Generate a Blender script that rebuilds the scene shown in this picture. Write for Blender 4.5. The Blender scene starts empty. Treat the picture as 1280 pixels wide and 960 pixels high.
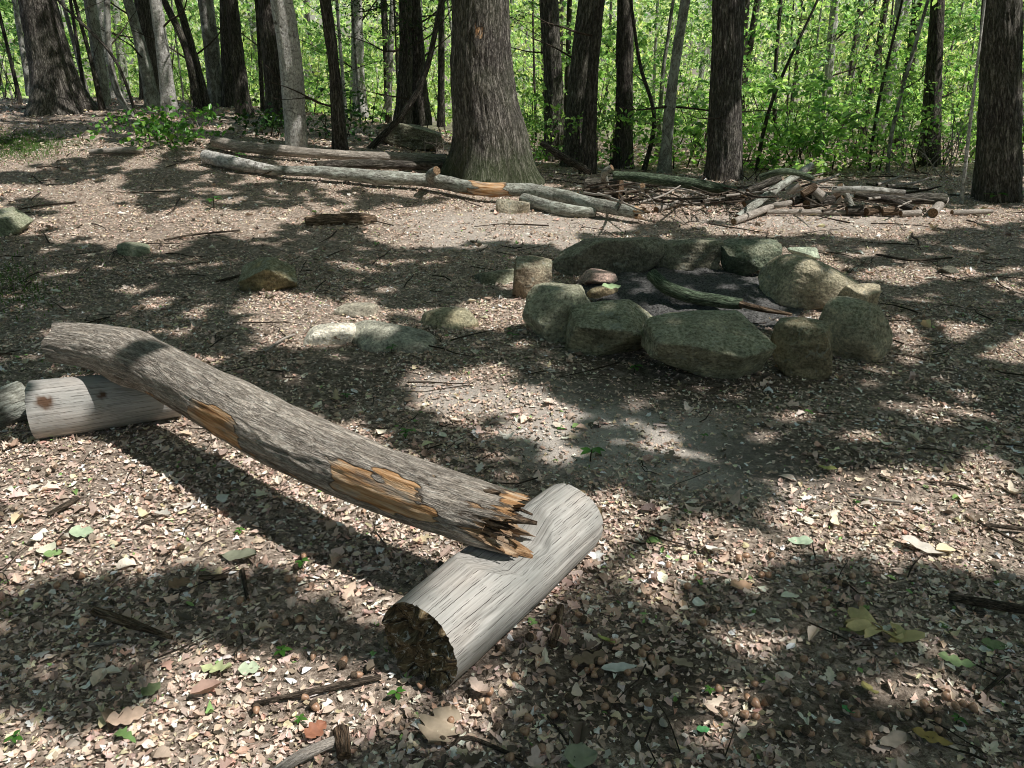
import bpy, math, random
import numpy as np
from mathutils import Vector

random.seed(7)
rng = np.random.default_rng(11)
C = bpy.context.scene.collection
sc = bpy.context.scene
R = math.radians

# ------------------------------------------------------------------ camera model
F = 985.0; CX, CY = 640.0, 480.0; TILT = R(22.5); CAM_Z = 1.55
ct, st = math.cos(TILT), math.sin(TILT)

# ------------------------------------------------------------------ noise
def _hash(ix, iy, iz, seed):
    h = (ix * 374761393 + iy * 668265263 + iz * 2147483647 + seed * 1274126177) & 0xFFFFFFFF
    h = ((h ^ (h >> 13)) * 1274126177) & 0xFFFFFFFF
    h = (h ^ (h >> 16)) & 0xFFFFFFFF
    return h
def vnoise(p, seed=0):
    """value noise in -1..1, p (N,3)"""
    p = np.asarray(p, dtype=np.float64)
    i = np.floor(p).astype(np.int64); f = p - i
    f = f * f * f * (f * (f * 6 - 15) + 10)
    out = 0
    for dx in (0, 1):
        wx = f[:, 0] if dx else 1 - f[:, 0]
        for dy in (0, 1):
            wy = f[:, 1] if dy else 1 - f[:, 1]
            for dz in (0, 1):
                wz = f[:, 2] if dz else 1 - f[:, 2]
                out = out + wx * wy * wz * (_hash(i[:, 0] + dx, i[:, 1] + dy, i[:, 2] + dz, seed) / 4294967295.0)
    return out * 2 - 1
def fbm(p, octv=4, seed=0, gain=.5):
    p = np.asarray(p, dtype=np.float64); a = 1; s = 0; t = 0
    for o in range(octv):
        s = s + a * vnoise(p * (2.03 ** o) + o * 17.3, seed + o); t += a; a *= gain
    return s / t
def ss(a, b, x):
    t = np.clip((x - a) / (b - a), 0, 1); return t * t * (3 - 2 * t)

# ------------------------------------------------------------------ terrain
def height(x, y):
    x = np.asarray(x, float); y = np.asarray(y, float)
    ys = np.maximum(y, 1.0)
    k = ss(0.12, -0.45, x / ys)
    h = 0.8 * ss(5.5, 16, y) * k
    h = h - k * 0.10 * np.maximum(y - 16.5, 0) * (y < 60) - k * 0.1 * 43.5 * (y >= 60)
    h = h - (1 - k) * 0.05 * np.maximum(y - 14, 0) * (y < 60) - (1 - k) * 0.05 * 46 * (y >= 60)
    p = np.stack([x.ravel() * .7, y.ravel() * .7, 0 * x.ravel()], 1)
    u = 0.035 * fbm(p, 3, 5).reshape(x.shape) * ss(1, 5, np.abs(y) + .5)
    return h + u
def H(x, y): return float(height(np.array([x]), np.array([y]))[0])
def ray(px, py):
    xc = (px - CX) / F; yc = (CY - py) / F
    return np.array([xc, ct + yc * st, -st + yc * ct])
_ST = np.concatenate([np.arange(.8, 14, .08), np.arange(14, 45, .3)])
def ground(px, py, dz=0.0):
    """where the sight line through a picture point meets the ground (raised by dz)"""
    d = ray(px, py)
    g = CAM_Z + _ST * d[2] - height(_ST * d[0], _ST * d[1]) - dz
    k = np.argmax(g <= 0)
    if g[k] > 0: k = len(_ST) - 1
    if k == 0: s = _ST[0]
    else: s = _ST[k - 1] + (_ST[k] - _ST[k - 1]) * np.clip(g[k - 1] / (g[k - 1] - g[k] + 1e-9), 0, 1)
    p = d * s
    return np.array([p[0], p[1], CAM_Z + p[2]])
def at_y(px, py, Y):
    d = ray(px, py); s = Y / d[1]
    return np.array([d[0] * s, Y, CAM_Z + d[2] * s])
def depth(p): return p[1] * ct + (CAM_Z - p[2]) * st
def m_px(p): return depth(p) / F           # metres per pixel at p
def project(x, y, z):
    zc = y * ct + (CAM_Z - z) * st
    yc = y * st + (z - CAM_Z) * ct
    zc = np.where(zc < .05, np.nan, zc)
    return CX + F * x / zc, CY - F * yc / zc

# ------------------------------------------------------------------ mesh helpers
def mesh(name, v, quads=None, tris=None, mat=None, col=None, lc=None, smooth=True):
    me = bpy.data.meshes.new(name)
    v = np.asarray(v, np.float32)
    nq = 0 if quads is None else len(quads); nt = 0 if tris is None else len(tris)
    me.vertices.add(len(v)); me.vertices.foreach_set('co', v.ravel())
    idx = []
    if nq: idx.append(np.asarray(quads, np.int32).ravel())
    if nt: idx.append(np.asarray(tris, np.int32).ravel())
    idx = np.concatenate(idx)
    me.loops.add(len(idx)); me.loops.foreach_set('vertex_index', idx)
    me.polygons.add(nq + nt)
    tot = np.concatenate([np.full(nq, 4, np.int32), np.full(nt, 3, np.int32)])
    start = np.concatenate([[0], np.cumsum(tot)[:-1]]).astype(np.int32)
    me.polygons.foreach_set('loop_start', start)
    me.polygons.foreach_set('use_smooth', np.full(nq + nt, smooth, bool))
    if col is not None:
        a = me.attributes.new('col', 'FLOAT_COLOR', 'POINT')
        c = np.asarray(col, np.float32)
        if c.shape[1] == 3: c = np.concatenate([c, np.ones((len(c), 1), np.float32)], 1)
        a.data.foreach_set('color', c.ravel())
    if lc is not None:
        a = me.attributes.new('lc', 'FLOAT_VECTOR', 'POINT')
        a.data.foreach_set('vector', np.asarray(lc, np.float32).ravel())
    me.update(calc_edges=True)
    me.validate()
    if mat: me.materials.append(mat)
    return me
def link(name, me, parent=None, loc=None):
    o = bpy.data.objects.new(name, me); C.objects.link(o)
    if parent is not None: o.parent = parent
    if loc is not None: o.location = Vector([float(q) for q in loc])
    return o
def tag(o, label, cat, group=None):
    o['label'] = label; o['category'] = cat
    if group: o['group'] = group
    return o
def thing(name, label, cat, loc, group=None):
    o = bpy.data.objects.new(name, None); C.objects.link(o)
    o.empty_display_size = .1
    o.location = Vector([float(q) for q in loc])
    return tag(o, label, cat, group)

class Buf:
    """collects pieces of one mesh"""
    def __init__(s): s.v = []; s.q = []; s.t = []; s.c = []; s.l = []; s.n = 0
    def add(s, v, q=None, t=None, c=None, l=None):
        v = np.asarray(v, float)
        if q is not None and len(q): s.q.append(np.asarray(q) + s.n)
        if t is not None and len(t): s.t.append(np.asarray(t) + s.n)
        s.v.append(v); s.n += len(v)
        s.c.append(np.zeros((len(v), 4)) if c is None else np.asarray(c, float))
        s.l.append(np.zeros((len(v), 3)) if l is None else np.asarray(l, float))
    def mesh(s, name, mat, origin=None, smooth=True):
        v = np.concatenate(s.v)
        if origin is not None: v = v - np.asarray(origin)
        return mesh(name, v, np.concatenate(s.q) if s.q else None, np.concatenate(s.t) if s.t else None, mat,
                    np.concatenate(s.c), np.concatenate(s.l), smooth)

def resample(path, rad, ds):
    path = np.asarray(path, float); rad = np.asarray(rad, float)
    n = len(path)
    P = np.concatenate([[2 * path[0] - path[1]], path, [2 * path[-1] - path[-2]]])
    out = []; ro = []
    for i in range(n - 1):
        p0, p1, p2, p3 = P[i], P[i + 1], P[i + 2], P[i + 3]
        L = np.linalg.norm(p2 - p1); k = max(1, int(round(L / ds)))
        for j in range(k):
            t = j / k
            out.append(.5 * ((2 * p1) + (-p0 + p2) * t + (2 * p0 - 5 * p1 + 4 * p2 - p3) * t * t + (-p0 + 3 * p1 - 3 * p2 + p3) * t ** 3))
            ro.append(rad[i] * (1 - t) + rad[i + 1] * t)
    out.append(path[-1]); ro.append(rad[-1])
    return np.array(out), np.array(ro)

def tube(path, rad, seg=12, ds=.1, disp=None, caps=(True, True), ext=None, capdepth=0.0, capnoise=0.004, seed=0, off=0.0, ncap=4, mask=None):
    """swept tube. disp(lc,s,th,r)->radial offset in metres. ext(end, th)->axial stretch of that end.
    returns v,q,t,c,lc ; c=(bare,cap,moss,1)"""
    P, r = resample(path, rad, ds)
    n = len(P)
    T = np.gradient(P, axis=0); T /= np.linalg.norm(T, axis=1)[:, None] + 1e-12
    s = np.concatenate([[0], np.cumsum(np.linalg.norm(np.diff(P, axis=0), axis=1))])
    up = np.array([0, 0, 1.0]) if abs(T[0, 2]) < .9 else np.array([1.0, 0, 0])
    N = np.zeros_like(P); B = np.zeros_like(P)
    nn = np.cross(up, T[0]); nn /= np.linalg.norm(nn)
    for i in range(n):
        nn = nn - T[i] * nn.dot(T[i]); nn /= np.linalg.norm(nn)
        N[i] = nn; B[i] = np.cross(T[i], nn)
    th = np.arange(seg) / seg * 2 * np.pi
    cs, sn = np.cos(th), np.sin(th)
    S = np.repeat(s, seg); TH = np.tile(th, n); Rr = np.repeat(r, seg)
    lc = np.stack([Rr * np.tile(cs, n), Rr * np.tile(sn, n), S + off], 1)
    D = disp(lc, S, TH, Rr) if disp else 0
    RR = np.maximum(Rr + D, .001)
    dirv = (N[:, None, :] * cs[None, :, None] + B[:, None, :] * sn[None, :, None]).reshape(-1, 3)
    V = np.repeat(P, seg, axis=0) + dirv * RR[:, None]
    L = s[-1]
    if ext is not None:
        TT = np.repeat(T, seg, axis=0)
        a = ext(1, TH) * ss(L - .22, L, S)
        b = ext(0, TH) * ss(.30, 0, S)
        V = V + TT * (a - b)[:, None]
    i0 = (np.arange(n - 1)[:, None] * seg + np.arange(seg)[None, :])
    i1 = (np.arange(n - 1)[:, None] * seg + (np.arange(seg)[None, :] + 1) % seg)
    q = np.stack([i0, i1, i1 + seg, i0 + seg], -1).reshape(-1, 4)
    v = [V]; l = [lc]; c = [np.zeros((len(V), 4))]; t = []; qs = [q]; cnt = len(V)
    for e, on in enumerate(caps):
        if not on: continue
        ring = V[-seg:] if e else V[:seg]; rl = lc[-seg:] if e else lc[:seg]
        cen = P[-1] if e else P[0]; tdir = T[-1] if e else -T[0]
        prev = np.arange(cnt0 := cnt, cnt + seg)
        # duplicate rim so the cap shades with a crisp edge
        v.append(ring); l.append(rl); c.append(np.tile([0, 1, 0, 1.], (seg, 1))); cnt += seg
        for k in range(1, ncap):
            f = 1 - k / ncap
            pts = cen + (ring - cen) * f
            # flatten the axial raggedness towards the middle, sink the centre
            ax = (pts - cen) @ tdir
            jit = vnoise(pts * 40, seed + 3) * capnoise
            pts = pts + tdir * (-ax * (1 - f) + jit - capdepth * (1 - f))[:, None]
            v.append(pts); l.append(np.stack([rl[:, 0] * f, rl[:, 1] * f, rl[:, 2]], 1)); c.append(np.tile([0, 1, 0, 1.], (seg, 1)))
            a = np.arange(cnt, cnt + seg); a2 = np.roll(a, -1); p2 = np.roll(prev, -1)
            qs.append(np.stack([prev, p2, a2, a], 1) if e else np.stack([a, a2, p2, prev], 1))
            prev = a; cnt += seg
        v.append((cen - tdir * capdepth)[None]); l.append(np.array([[0, 0, rl[0, 2]]])); c.append(np.array([[0, 1, 0, 1.]]))
        p2 = np.roll(prev, -1)
        t.append(np.stack([prev, p2, np.full(seg, cnt)], 1) if e else np.stack([p2, prev, np.full(seg, cnt)], 1)); cnt += 1
    V = np.concatenate(v); lc = np.concatenate(l); c = np.concatenate(c); q = np.concatenate(qs)
    t = np.concatenate(t) if t else None
    c[:, 3] = 1
    if mask is not None: c = mask(V, lc, c)
    return V, q, t, c, lc

# ------------------------------------------------------------------ materials
def new_mat(name):
    m = bpy.data.materials.new(name); m.use_nodes = True
    nt = m.node_tree; nt.nodes.clear()
    return m, nt
class G:
    def __init__(s, name):
        s.m, s.nt = new_mat(name); s.out = s.n('ShaderNodeOutputMaterial')
    def n(s, t, **k):
        x = s.nt.nodes.new(t)
        for a, b in k.items(): setattr(x, a, b)
        return x
    def l(s, a, b): s.nt.links.new(a, b)
    def attr(s, name): return s.n('ShaderNodeAttribute', attribute_name=name)
    def mapping(s, vec, scale):
        x = s.n('ShaderNodeMapping'); s.l(vec, x.inputs['Vector']); x.inputs['Scale'].default_value = scale; return x.outputs[0]
    def noise(s, vec, scale, detail=5, rough=.6, dist=0):
        x = s.n('ShaderNodeTexNoise'); s.l(vec, x.inputs['Vector'])
        x.inputs['Scale'].default_value = scale; x.inputs['Detail'].default_value = detail
        x.inputs['Roughness'].default_value = rough; x.inputs['Distortion'].default_value = dist
        return x.outputs['Fac']
    def voro(s, vec, scale, feature='DISTANCE_TO_EDGE'):
        x = s.n('ShaderNodeTexVoronoi', feature=feature); s.l(vec, x.inputs['Vector']); x.inputs['Scale'].default_value = scale
        return x.outputs['Distance']
    def ramp(s, fac, stops):
        x = s.n('ShaderNodeValToRGB'); s.l(fac, x.inputs[0]); e = x.color_ramp.elements
        while len(e) < len(stops): e.new(.5)
        for i, (p, c) in enumerate(stops):
            e[i].position = p; e[i].color = (c, c, c, 1) if isinstance(c, (int, float)) else (*c, 1)
        return x.outputs[0]
    def mix(s, fac, a, b, mode='MIX'):
        x = s.n('ShaderNodeMix', data_type='RGBA', blend_type=mode)
        for i, val in ((0, fac), (6, a), (7, b)):
            if hasattr(val, 'is_linked') or hasattr(val, 'links'): s.l(val, x.inputs[i])
            elif i == 0: x.inputs[0].default_value = val
            else: x.inputs[i].default_value = (*val, 1)
        return x.outputs[2]
    def math(s, op, a, b=None):
        x = s.n('ShaderNodeMath', operation=op)
        for i, val in ((0, a), (1, b)):
            if val is None: continue
            if hasattr(val, 'links'): s.l(val, x.inputs[i])
            else: x.inputs[i].default_value = val
        return x.outputs[0]
    def bump(s, h, strength=.5, dist=.01, normal=None):
        x = s.n('ShaderNodeBump'); s.l(h, x.inputs['Height']); x.inputs['Strength'].default_value = strength; x.inputs['Distance'].default_value = dist
        if normal is not None: s.l(normal, x.inputs['Normal'])
        return x.outputs[0]
    def principled(s, col, rough=.8, normal=None, spec=.3):
        x = s.n('ShaderNodeBsdfPrincipled')
        if hasattr(col, 'links'): s.l(col, x.inputs['Base Color'])
        else: x.inputs['Base Color'].default_value = (*col, 1)
        if hasattr(rough, 'links'): s.l(rough, x.inputs['Roughness'])
        else: x.inputs['Roughness'].default_value = rough
        x.inputs['Specular IOR Level'].default_value = spec
        if normal is not None: s.l(normal, x.inputs['Normal'])
        return x.outputs[0]
    def done(s, sh): s.l(sh, s.out.inputs[0]); return s.m

def leaf_mat(name, trans=.35, tint=(1.15, 1.2, .55), rough=.55, spec=.35, tscale=1.0):
    g = G(name); a = g.attr('col')
    geo = g.n('ShaderNodeNewGeometry')
    n1 = g.noise(geo.outputs['Position'], 60, 2)
    colr = g.mix(.35, a.outputs['Color'], g.ramp(n1, [(.3, .6), (.7, 1.15)]), 'MULTIPLY')
    p = g.principled(colr, rough, None, spec)
    tc = g.mix(1.0, a.outputs['Color'], tint, 'MULTIPLY')
    tr = g.n('ShaderNodeBsdfTranslucent'); g.l(tc, tr.inputs['Color'])
    mx = g.n('ShaderNodeMixShader'); mx.inputs[0].default_value = trans
    g.l(p, mx.inputs[1]); g.l(tr.outputs[0], mx.inputs[2])
    return g.done(mx.outputs[0])
M = {}
M['litter'] = leaf_mat('dry_leaf', .06, (1.0, .9, .7), .65, .3)
M['foliage'] = leaf_mat('forest_leaf', .55, (1.5, 1.6, 1.0), .45, .5)
M['canopy'] = leaf_mat('canopy_leaf', .5, (1.35, 1.75, .75), .6, .3)
M['hemlock'] = leaf_mat('hemlock_needle', .3, (1.3, 1.5, .7), .6, .25)
M['shrub'] = leaf_mat('glossy_leaf', .35, (1.6, 1.7, .6), .3, .5)
M['grass'] = leaf_mat('grass_blade', .35, (1.3, 1.4, .6), .5, .3)

def bark_mat(name, dark, mid, light, sa=26, sz=3.2, bump=.9, moss=(.05, .075, .025), mossy=.35, spots=None, rough=.9, furrow=.75):
    """furrowed bark: ridges run along the trunk (lc.z)"""
    g = G(name); lc = g.attr('lc').outputs['Vector']; cm = g.attr('col')
    v = g.mapping(lc, (1, 1, sz / sa))
    n1 = g.noise(v, sa, 4, .6, .5)
    fur = g.ramp(g.math('ABSOLUTE', g.math('SUBTRACT', n1, .5)), [(0, 0.0), (.035, .35), (.12, 1.0)])   # furrows between plates
    n = g.noise(g.mapping(lc, (1, 1, sz / sa * 1.6)), sa * 2.1, 6, .75, .4)
    fine = g.noise(g.mapping(lc, (1, 1, .35)), sa * 4.5, 4, .75)
    big = g.noise(lc, 2.3, 3, .6)
    c = g.ramp(n, [(.30, dark), (.48, mid), (.66, light)])
    c = g.mix(furrow, c, g.mix(1.0, c, fur, 'MULTIPLY'))
    c = g.mix(.7, c, g.ramp(fine, [(.32, .25), (.66, 1.35)]), 'MULTIPLY')
    c = g.mix(.45, c, g.ramp(big, [(.3, .55), (.65, 1.3)]), 'MULTIPLY')
    c = g.mix(g.ramp(big, [(.42, 0.0), (.75, mossy)]), c, moss)
    if spots:   # pale lichen or birch patches
        sp = g.noise(g.mapping(lc, (1, 1, spots[3])), spots[1], 4, .7, 1.0)
        c = g.mix(g.ramp(sp, [(spots[2] - .06, 0.0), (spots[2] + .05, .9)]), c, spots[0])
    sep = g.n('ShaderNodeSeparateColor'); g.l(cm.outputs['Color'], sep.inputs[0])
    # bare wood
    w = g.noise(g.mapping(lc, (1, 1, .08)), 60, 4, .6)
    tear = g.math('ADD', sep.outputs['Red'], g.math('MULTIPLY', g.math('SUBTRACT', g.noise(g.mapping(lc, (1, 1, .4)), 38, 5, .7), .5), .9))
    bare = g.ramp(tear, [(.44, 0.0), (.54, 1.0)]); lip = g.ramp(tear, [(.30, 1.0), (.44, .6), (.50, .42), (.60, 1.0)])
    wood = g.ramp(w, [(.3, (.13, .055, .022)), (.48, (.47, .26, .12)), (.72, (.80, .61, .41))])
    wsel = g.noise(g.mapping(lc, (1, 1, .35)), 17, 4, .65)
    wood = g.mix(g.ramp(wsel, [(.47, 0.0), (.63, 1.0)]), wood, g.ramp(w, [(.3, (.09, .065, .048)), (.5, (.34, .27, .205)), (.72, (.62, .54, .45))]))
    c = g.mix(1.0, g.mix(bare, c, wood), lip, 'MULTIPLY')
    # sawn end
    e = g.noise(lc, 70, 5, .7)
    endc = g.ramp(e, [(.35, (.07, .045, .028)), (.55, (.26, .17, .10)), (.75, (.5, .38, .26))])
    c = g.mix(sep.outputs['Green'], c, endc)
    c = g.mix(sep.outputs['Blue'], c, moss)
    hgt = g.math('ADD', g.math('ADD', g.math('MULTIPLY', fur, furrow), g.math('MULTIPLY', n, .7)), g.math('MULTIPLY', fine, .4))
    hgt = g.math('SUBTRACT', g.math('MULTIPLY', hgt, g.math('SUBTRACT', 1.0, g.math('MULTIPLY', bare, .6))), g.math('MULTIPLY', bare, .8))
    return g.done(g.principled(c, rough, g.bump(hgt, bump, .02), .2))
M['oak'] = bark_mat('oak_bark', (.045, .038, .032), (.21, .185, .16), (.47, .43, .385), 30, 4.5, 1.0)
M['dark'] = bark_mat('dark_bark', (.035, .03, .024), (.15, .128, .108), (.36, .325, .285), 34, 5, 1.0, mossy=.25)
M['gray'] = bark_mat('grey_bark', (.12, .11, .095), (.27, .25, .225), (.45, .43, .39), 16, 8, .6, furrow=.35, mossy=.3, spots=((.5, .49, .45), 8, .55, .5))
M['pale'] = bark_mat('pale_bark', (.20, .18, .155), (.62, .59, .545), (.82, .80, .76), 14, 9, .5, furrow=.3, mossy=.12, spots=((.06, .05, .04), 7, .63, 2.2))
M['mossy'] = bark_mat('mossy_log_bark', (.09, .085, .07), (.31, .30, .26), (.54, .54, .48), 22, 7, .7, furrow=.3, mossy=.35, spots=((.46, .48, .42), 11, .54, .5))
M['bench'] = bark_mat('weathered_bark', (.22, .18, .145), (.56, .485, .41), (.83, .76, .67), 52, 6, .8, furrow=.5, mossy=.05)
M['stick'] = bark_mat('stick_bark', (.03, .022, .017), (.12, .09, .068), (.26, .205, .16), 80, 14, .6, mossy=.1)
M['palestick'] = bark_mat('bare_stick_wood', (.22, .18, .15), (.46, .405, .35), (.70, .64, .575), 80, 8, .5, furrow=.4, mossy=.0)
M['brown'] = bark_mat('rotten_wood', (.09, .055, .034), (.32, .215, .14), (.60, .46, .34), 50, 5, 1.0, mossy=.05)
M['greenlog'] = bark_mat('green_branch_bark', (.035, .05, .03), (.14, .19, .12), (.32, .39, .27), 50, 8, .7, moss=(.07, .10, .055), mossy=.3)

def grey_wood():
    g = G('silver_grey_wood'); lc = g.attr('lc').outputs['Vector']; cm = g.attr('col')
    sep = g.n('ShaderNodeSeparateColor'); g.l(cm.outputs['Color'], sep.inputs[0])
    grain = g.noise(g.mapping(lc, (1, 1, .035)), 130, 5, .6)
    big = g.noise(g.mapping(lc, (1, 1, .4)), 7, 4, .6)
    c = g.ramp(grain, [(.28, (.29, .28, .262)), (.5, (.41, .40, .38)), (.72, (.50, .49, .47))])
    c = g.mix(.75, c, g.ramp(big, [(.3, (.62, .64, .62)), (.5, (.95, .93, .9)), (.72, (1.1, 1.0, .93))]), 'MULTIPLY')
    # drying cracks: thin dark lines along the grain
    sx = g.n('ShaderNodeSeparateXYZ'); g.l(lc, sx.inputs[0])
    ang = g.math('ARCTAN2', sx.outputs['X'], g.math('MULTIPLY', sx.outputs['Y'], -1.0))
    wob = g.noise(g.mapping(lc, (1, 1, .6)), 6, 3, .6)
    co_ = g.math('ADD', g.math('MULTIPLY', ang, 4.6), g.math('MULTIPLY', wob, .8))
    vo = g.n('ShaderNodeTexVoronoi', voronoi_dimensions='1D', feature='DISTANCE_TO_EDGE'); g.l(co_, vo.inputs['W']); vo.inputs['Scale'].default_value = 1.0
    thin = g.noise(g.mapping(lc, (1, 1, 1.2)), 11, 3, .6)
    cr = g.math('MULTIPLY', g.ramp(vo.outputs['Distance'], [(0, 1.0), (.016, .85), (.03, 0.0)]), g.ramp(thin, [(.44, 0.0), (.52, 1.0)]))
    co2 = g.math('ADD', g.math('MULTIPLY', ang, 15.0), g.math('MULTIPLY', wob, 2.2))
    vo2 = g.n('ShaderNodeTexVoronoi', voronoi_dimensions='1D', feature='DISTANCE_TO_EDGE'); g.l(co2, vo2.inputs['W']); vo2.inputs['Scale'].default_value = 1.0
    thin2 = g.noise(g.mapping(lc, (1, 1, 1.0)), 15, 3, .6)
    cr2 = g.math('MULTIPLY', g.ramp(vo2.outputs['Distance'], [(0, .65), (.03, .5), (.06, 0.0)]), g.ramp(thin2, [(.52, 0.0), (.58, 1.0)]))
    cr = g.math('MAXIMUM', cr, cr2)
    c = g.mix(cr, c, (.035, .028, .022))
    # end grain: dark, furrowed, flecked with white fungus
    vor = g.voro(g.mapping(lc, (1, 1, 1)), 34)
    en = g.noise(lc, 42, 6, .7, 1.2)
    fl = g.noise(g.mapping(lc, (1, 2.0, 1)), 30, 5, .75, 1.0)
    ec = g.ramp(en, [(.35, (.03, .022, .014)), (.5, (.15, .105, .055)), (.7, (.36, .28, .16))])
    ec = g.mix(g.ramp(fl, [(.575, 0.0), (.60, .9)]), ec, (.62, .60, .53))
    rad_ = g.n('ShaderNodeVectorMath', operation='LENGTH'); g.l(g.mapping(lc, (1, 1, 0)), rad_.inputs[0])
    ring = g.math('SINE', g.math('ADD', g.math('MULTIPLY', rad_.outputs['Value'], 900.0), g.math('MULTIPLY', en, 14.0)))
    ec = g.mix(.45, ec, g.ramp(ring, [(0.0, .55), (.7, 1.2)]), 'MULTIPLY')
    vr = g.n('ShaderNodeTexVoronoi', voronoi_dimensions='1D', feature='DISTANCE_TO_EDGE'); vr.inputs['Scale'].default_value = 1.0
    g.l(g.math('ADD', g.math('MULTIPLY', ang, 1.6), g.math('MULTIPLY', en, .5)), vr.inputs['W'])
    ec = g.mix(g.ramp(vr.outputs['Distance'], [(0, 1.0), (.03, .8), (.06, 0.0)]), ec, (.008, .006, .005))
    c = g.mix(sep.outputs['Green'], c, ec)
    c = g.mix(sep.outputs['Red'], c, (.10, .055, .032))
    hgt = g.math('SUBTRACT', g.math('MULTIPLY', grain, .4), g.math('MULTIPLY', cr, 1.2))
    hgt = g.math('ADD', hgt, g.math('MULTIPLY', sep.outputs['Green'], g.math('MULTIPLY', en, 2.0)))
    return g.done(g.principled(c, .72, g.bump(hgt, .7, .008), .25))
M['greywood'] = grey_wood()

def stone_mat():
    g = G('fieldstone'); cm = g.attr('col'); geo = g.n('ShaderNodeNewGeometry')
    lc = g.attr('lc').outputs['Vector']
    n = g.noise(lc, 9, 8, .68, .3); f = g.noise(lc, 55, 5, .7); band = g.noise(g.mapping(lc, (1, 1.0, 3.5)), 5, 6, .7, .8)
    c = g.mix(1.0, cm.outputs['Color'], g.ramp(n, [(.32, .45), (.5, .95), (.68, 1.45)]), 'MULTIPLY')
    c = g.mix(.65, c, g.ramp(f, [(.36, .3), (.5, 1.0), (.64, 1.6)]), 'MULTIPLY')
    c = g.mix(.5, c, g.ramp(band, [(.38, .4), (.6, 1.2)]), 'MULTIPLY')
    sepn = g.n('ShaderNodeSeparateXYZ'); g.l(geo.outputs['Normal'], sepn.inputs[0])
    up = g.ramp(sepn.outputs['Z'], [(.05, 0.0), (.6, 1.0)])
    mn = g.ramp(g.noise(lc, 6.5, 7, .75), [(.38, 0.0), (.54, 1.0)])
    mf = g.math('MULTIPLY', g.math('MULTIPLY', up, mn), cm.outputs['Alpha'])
    moss_toplit = g.ramp(f, [(.32, (.10, .10, .055)), (.47, (.37, .365, .245)), (.62, (.68, .665, .51))])  # moss and lichen, coloured paler so upward faces look lit against dark sides
    c = g.mix(mf, c, moss_toplit)
    li = g.ramp(g.noise(lc, 14, 5, .7, .5), [(.58, 0.0), (.64, .8)])
    c = g.mix(g.math('MULTIPLY', li, .65), c, (.44, .46, .40))
    h = g.math('ADD', n, g.math('MULTIPLY', f, .5))
    return g.done(g.principled(c, .85, g.bump(h, 1.0, .05), .25))
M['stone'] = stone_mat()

def ground_mat():
    g = G('forest_soil'); geo = g.n('ShaderNodeNewGeometry'); pos = geo.outputs['Position']; cm = g.attr('col')
    n = g.noise(pos, 3.2, 6, .7); f = g.noise(pos, 28, 6, .75, .6); ff = g.noise(pos, 130, 4, .7)
    ch = g.voro(pos, 42, 'F1')
    c = g.ramp(f, [(.3, (.05, .038, .029)), (.45, (.20, .155, .12)), (.59, (.50, .405, .33)), (.72, (.78, .68, .58))])
    c = g.mix(.5, c, g.ramp(n, [(.3, .55), (.7, 1.25)]), 'MULTIPLY')
    chips = g.ramp(g.noise(g.mapping(pos, (1, 1.6, 1)), 75, 4, .75, 1.2), [(.52, 0.0), (.58, 1.0)])
    c = g.mix(g.math('MULTIPLY', chips, .55), c, (.62, .52, .43))
    dust_sunlit = g.ramp(ff, [(.3, (.36, .32, .28)), (.55, (.62, .565, .51)), (.75, (.82, .77, .71))])  # bare dust, brightened to put the glare of sun patches into its colour
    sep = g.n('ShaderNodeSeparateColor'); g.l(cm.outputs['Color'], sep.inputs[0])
    c = g.mix(g.math('MULTIPLY', sep.outputs['Red'], .8), c, dust_sunlit)
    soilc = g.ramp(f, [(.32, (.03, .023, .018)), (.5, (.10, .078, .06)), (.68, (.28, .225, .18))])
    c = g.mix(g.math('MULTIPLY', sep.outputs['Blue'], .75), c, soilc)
    c = g.mix(g.math('MULTIPLY', sep.outputs['Green'], g.ramp(n, [(.35, .3), (.6, 1.0)])), c, (.05, .085, .02))
    h = g.math('ADD', f, g.math('MULTIPLY', ff, .4))
    return g.done(g.principled(c, .95, g.bump(h, .8, .02), .12))
M['ground'] = ground_mat()
def simple(name, c1, c2, scale=20, rough=.8, bump=.3, spec=.3):
    g = G(name); geo = g.n('ShaderNodeNewGeometry')
    n = g.noise(geo.outputs['Position'], scale, 5, .7)
    return g.done(g.principled(g.ramp(n, [(.35, c1), (.65, c2)]), rough, g.bump(n, bump, .01), spec))
M['ash'] = simple('ash_and_char', (.005, .005, .005), (.17, .165, .16), 70, .95, 1.0)
M['char'] = simple('charcoal', (.006, .006, .006), (.028, .027, .026), 80, .6, .8, .5)
M['ashpale'] = simple('pale_ash_flake', (.35, .36, .38), (.6, .6, .6), 80, .9, .8, .2)
M['acorn'] = simple('acorn_shell', (.26, .135, .075), (.50, .32, .21), 90, .35, .1, .5)
M['cap'] = simple('acorn_cap', (.07, .05, .035), (.2, .15, .105), 300, .9, .9, .2)

# ------------------------------------------------------------------ sun and dapple
EL = R(57); SX, SY = .94, -.34
_n = math.hypot(SX, SY); SX /= _n; SY /= _n
SUN = np.array([math.cos(EL) * SX, math.cos(EL) * SY, math.sin(EL)])
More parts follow.
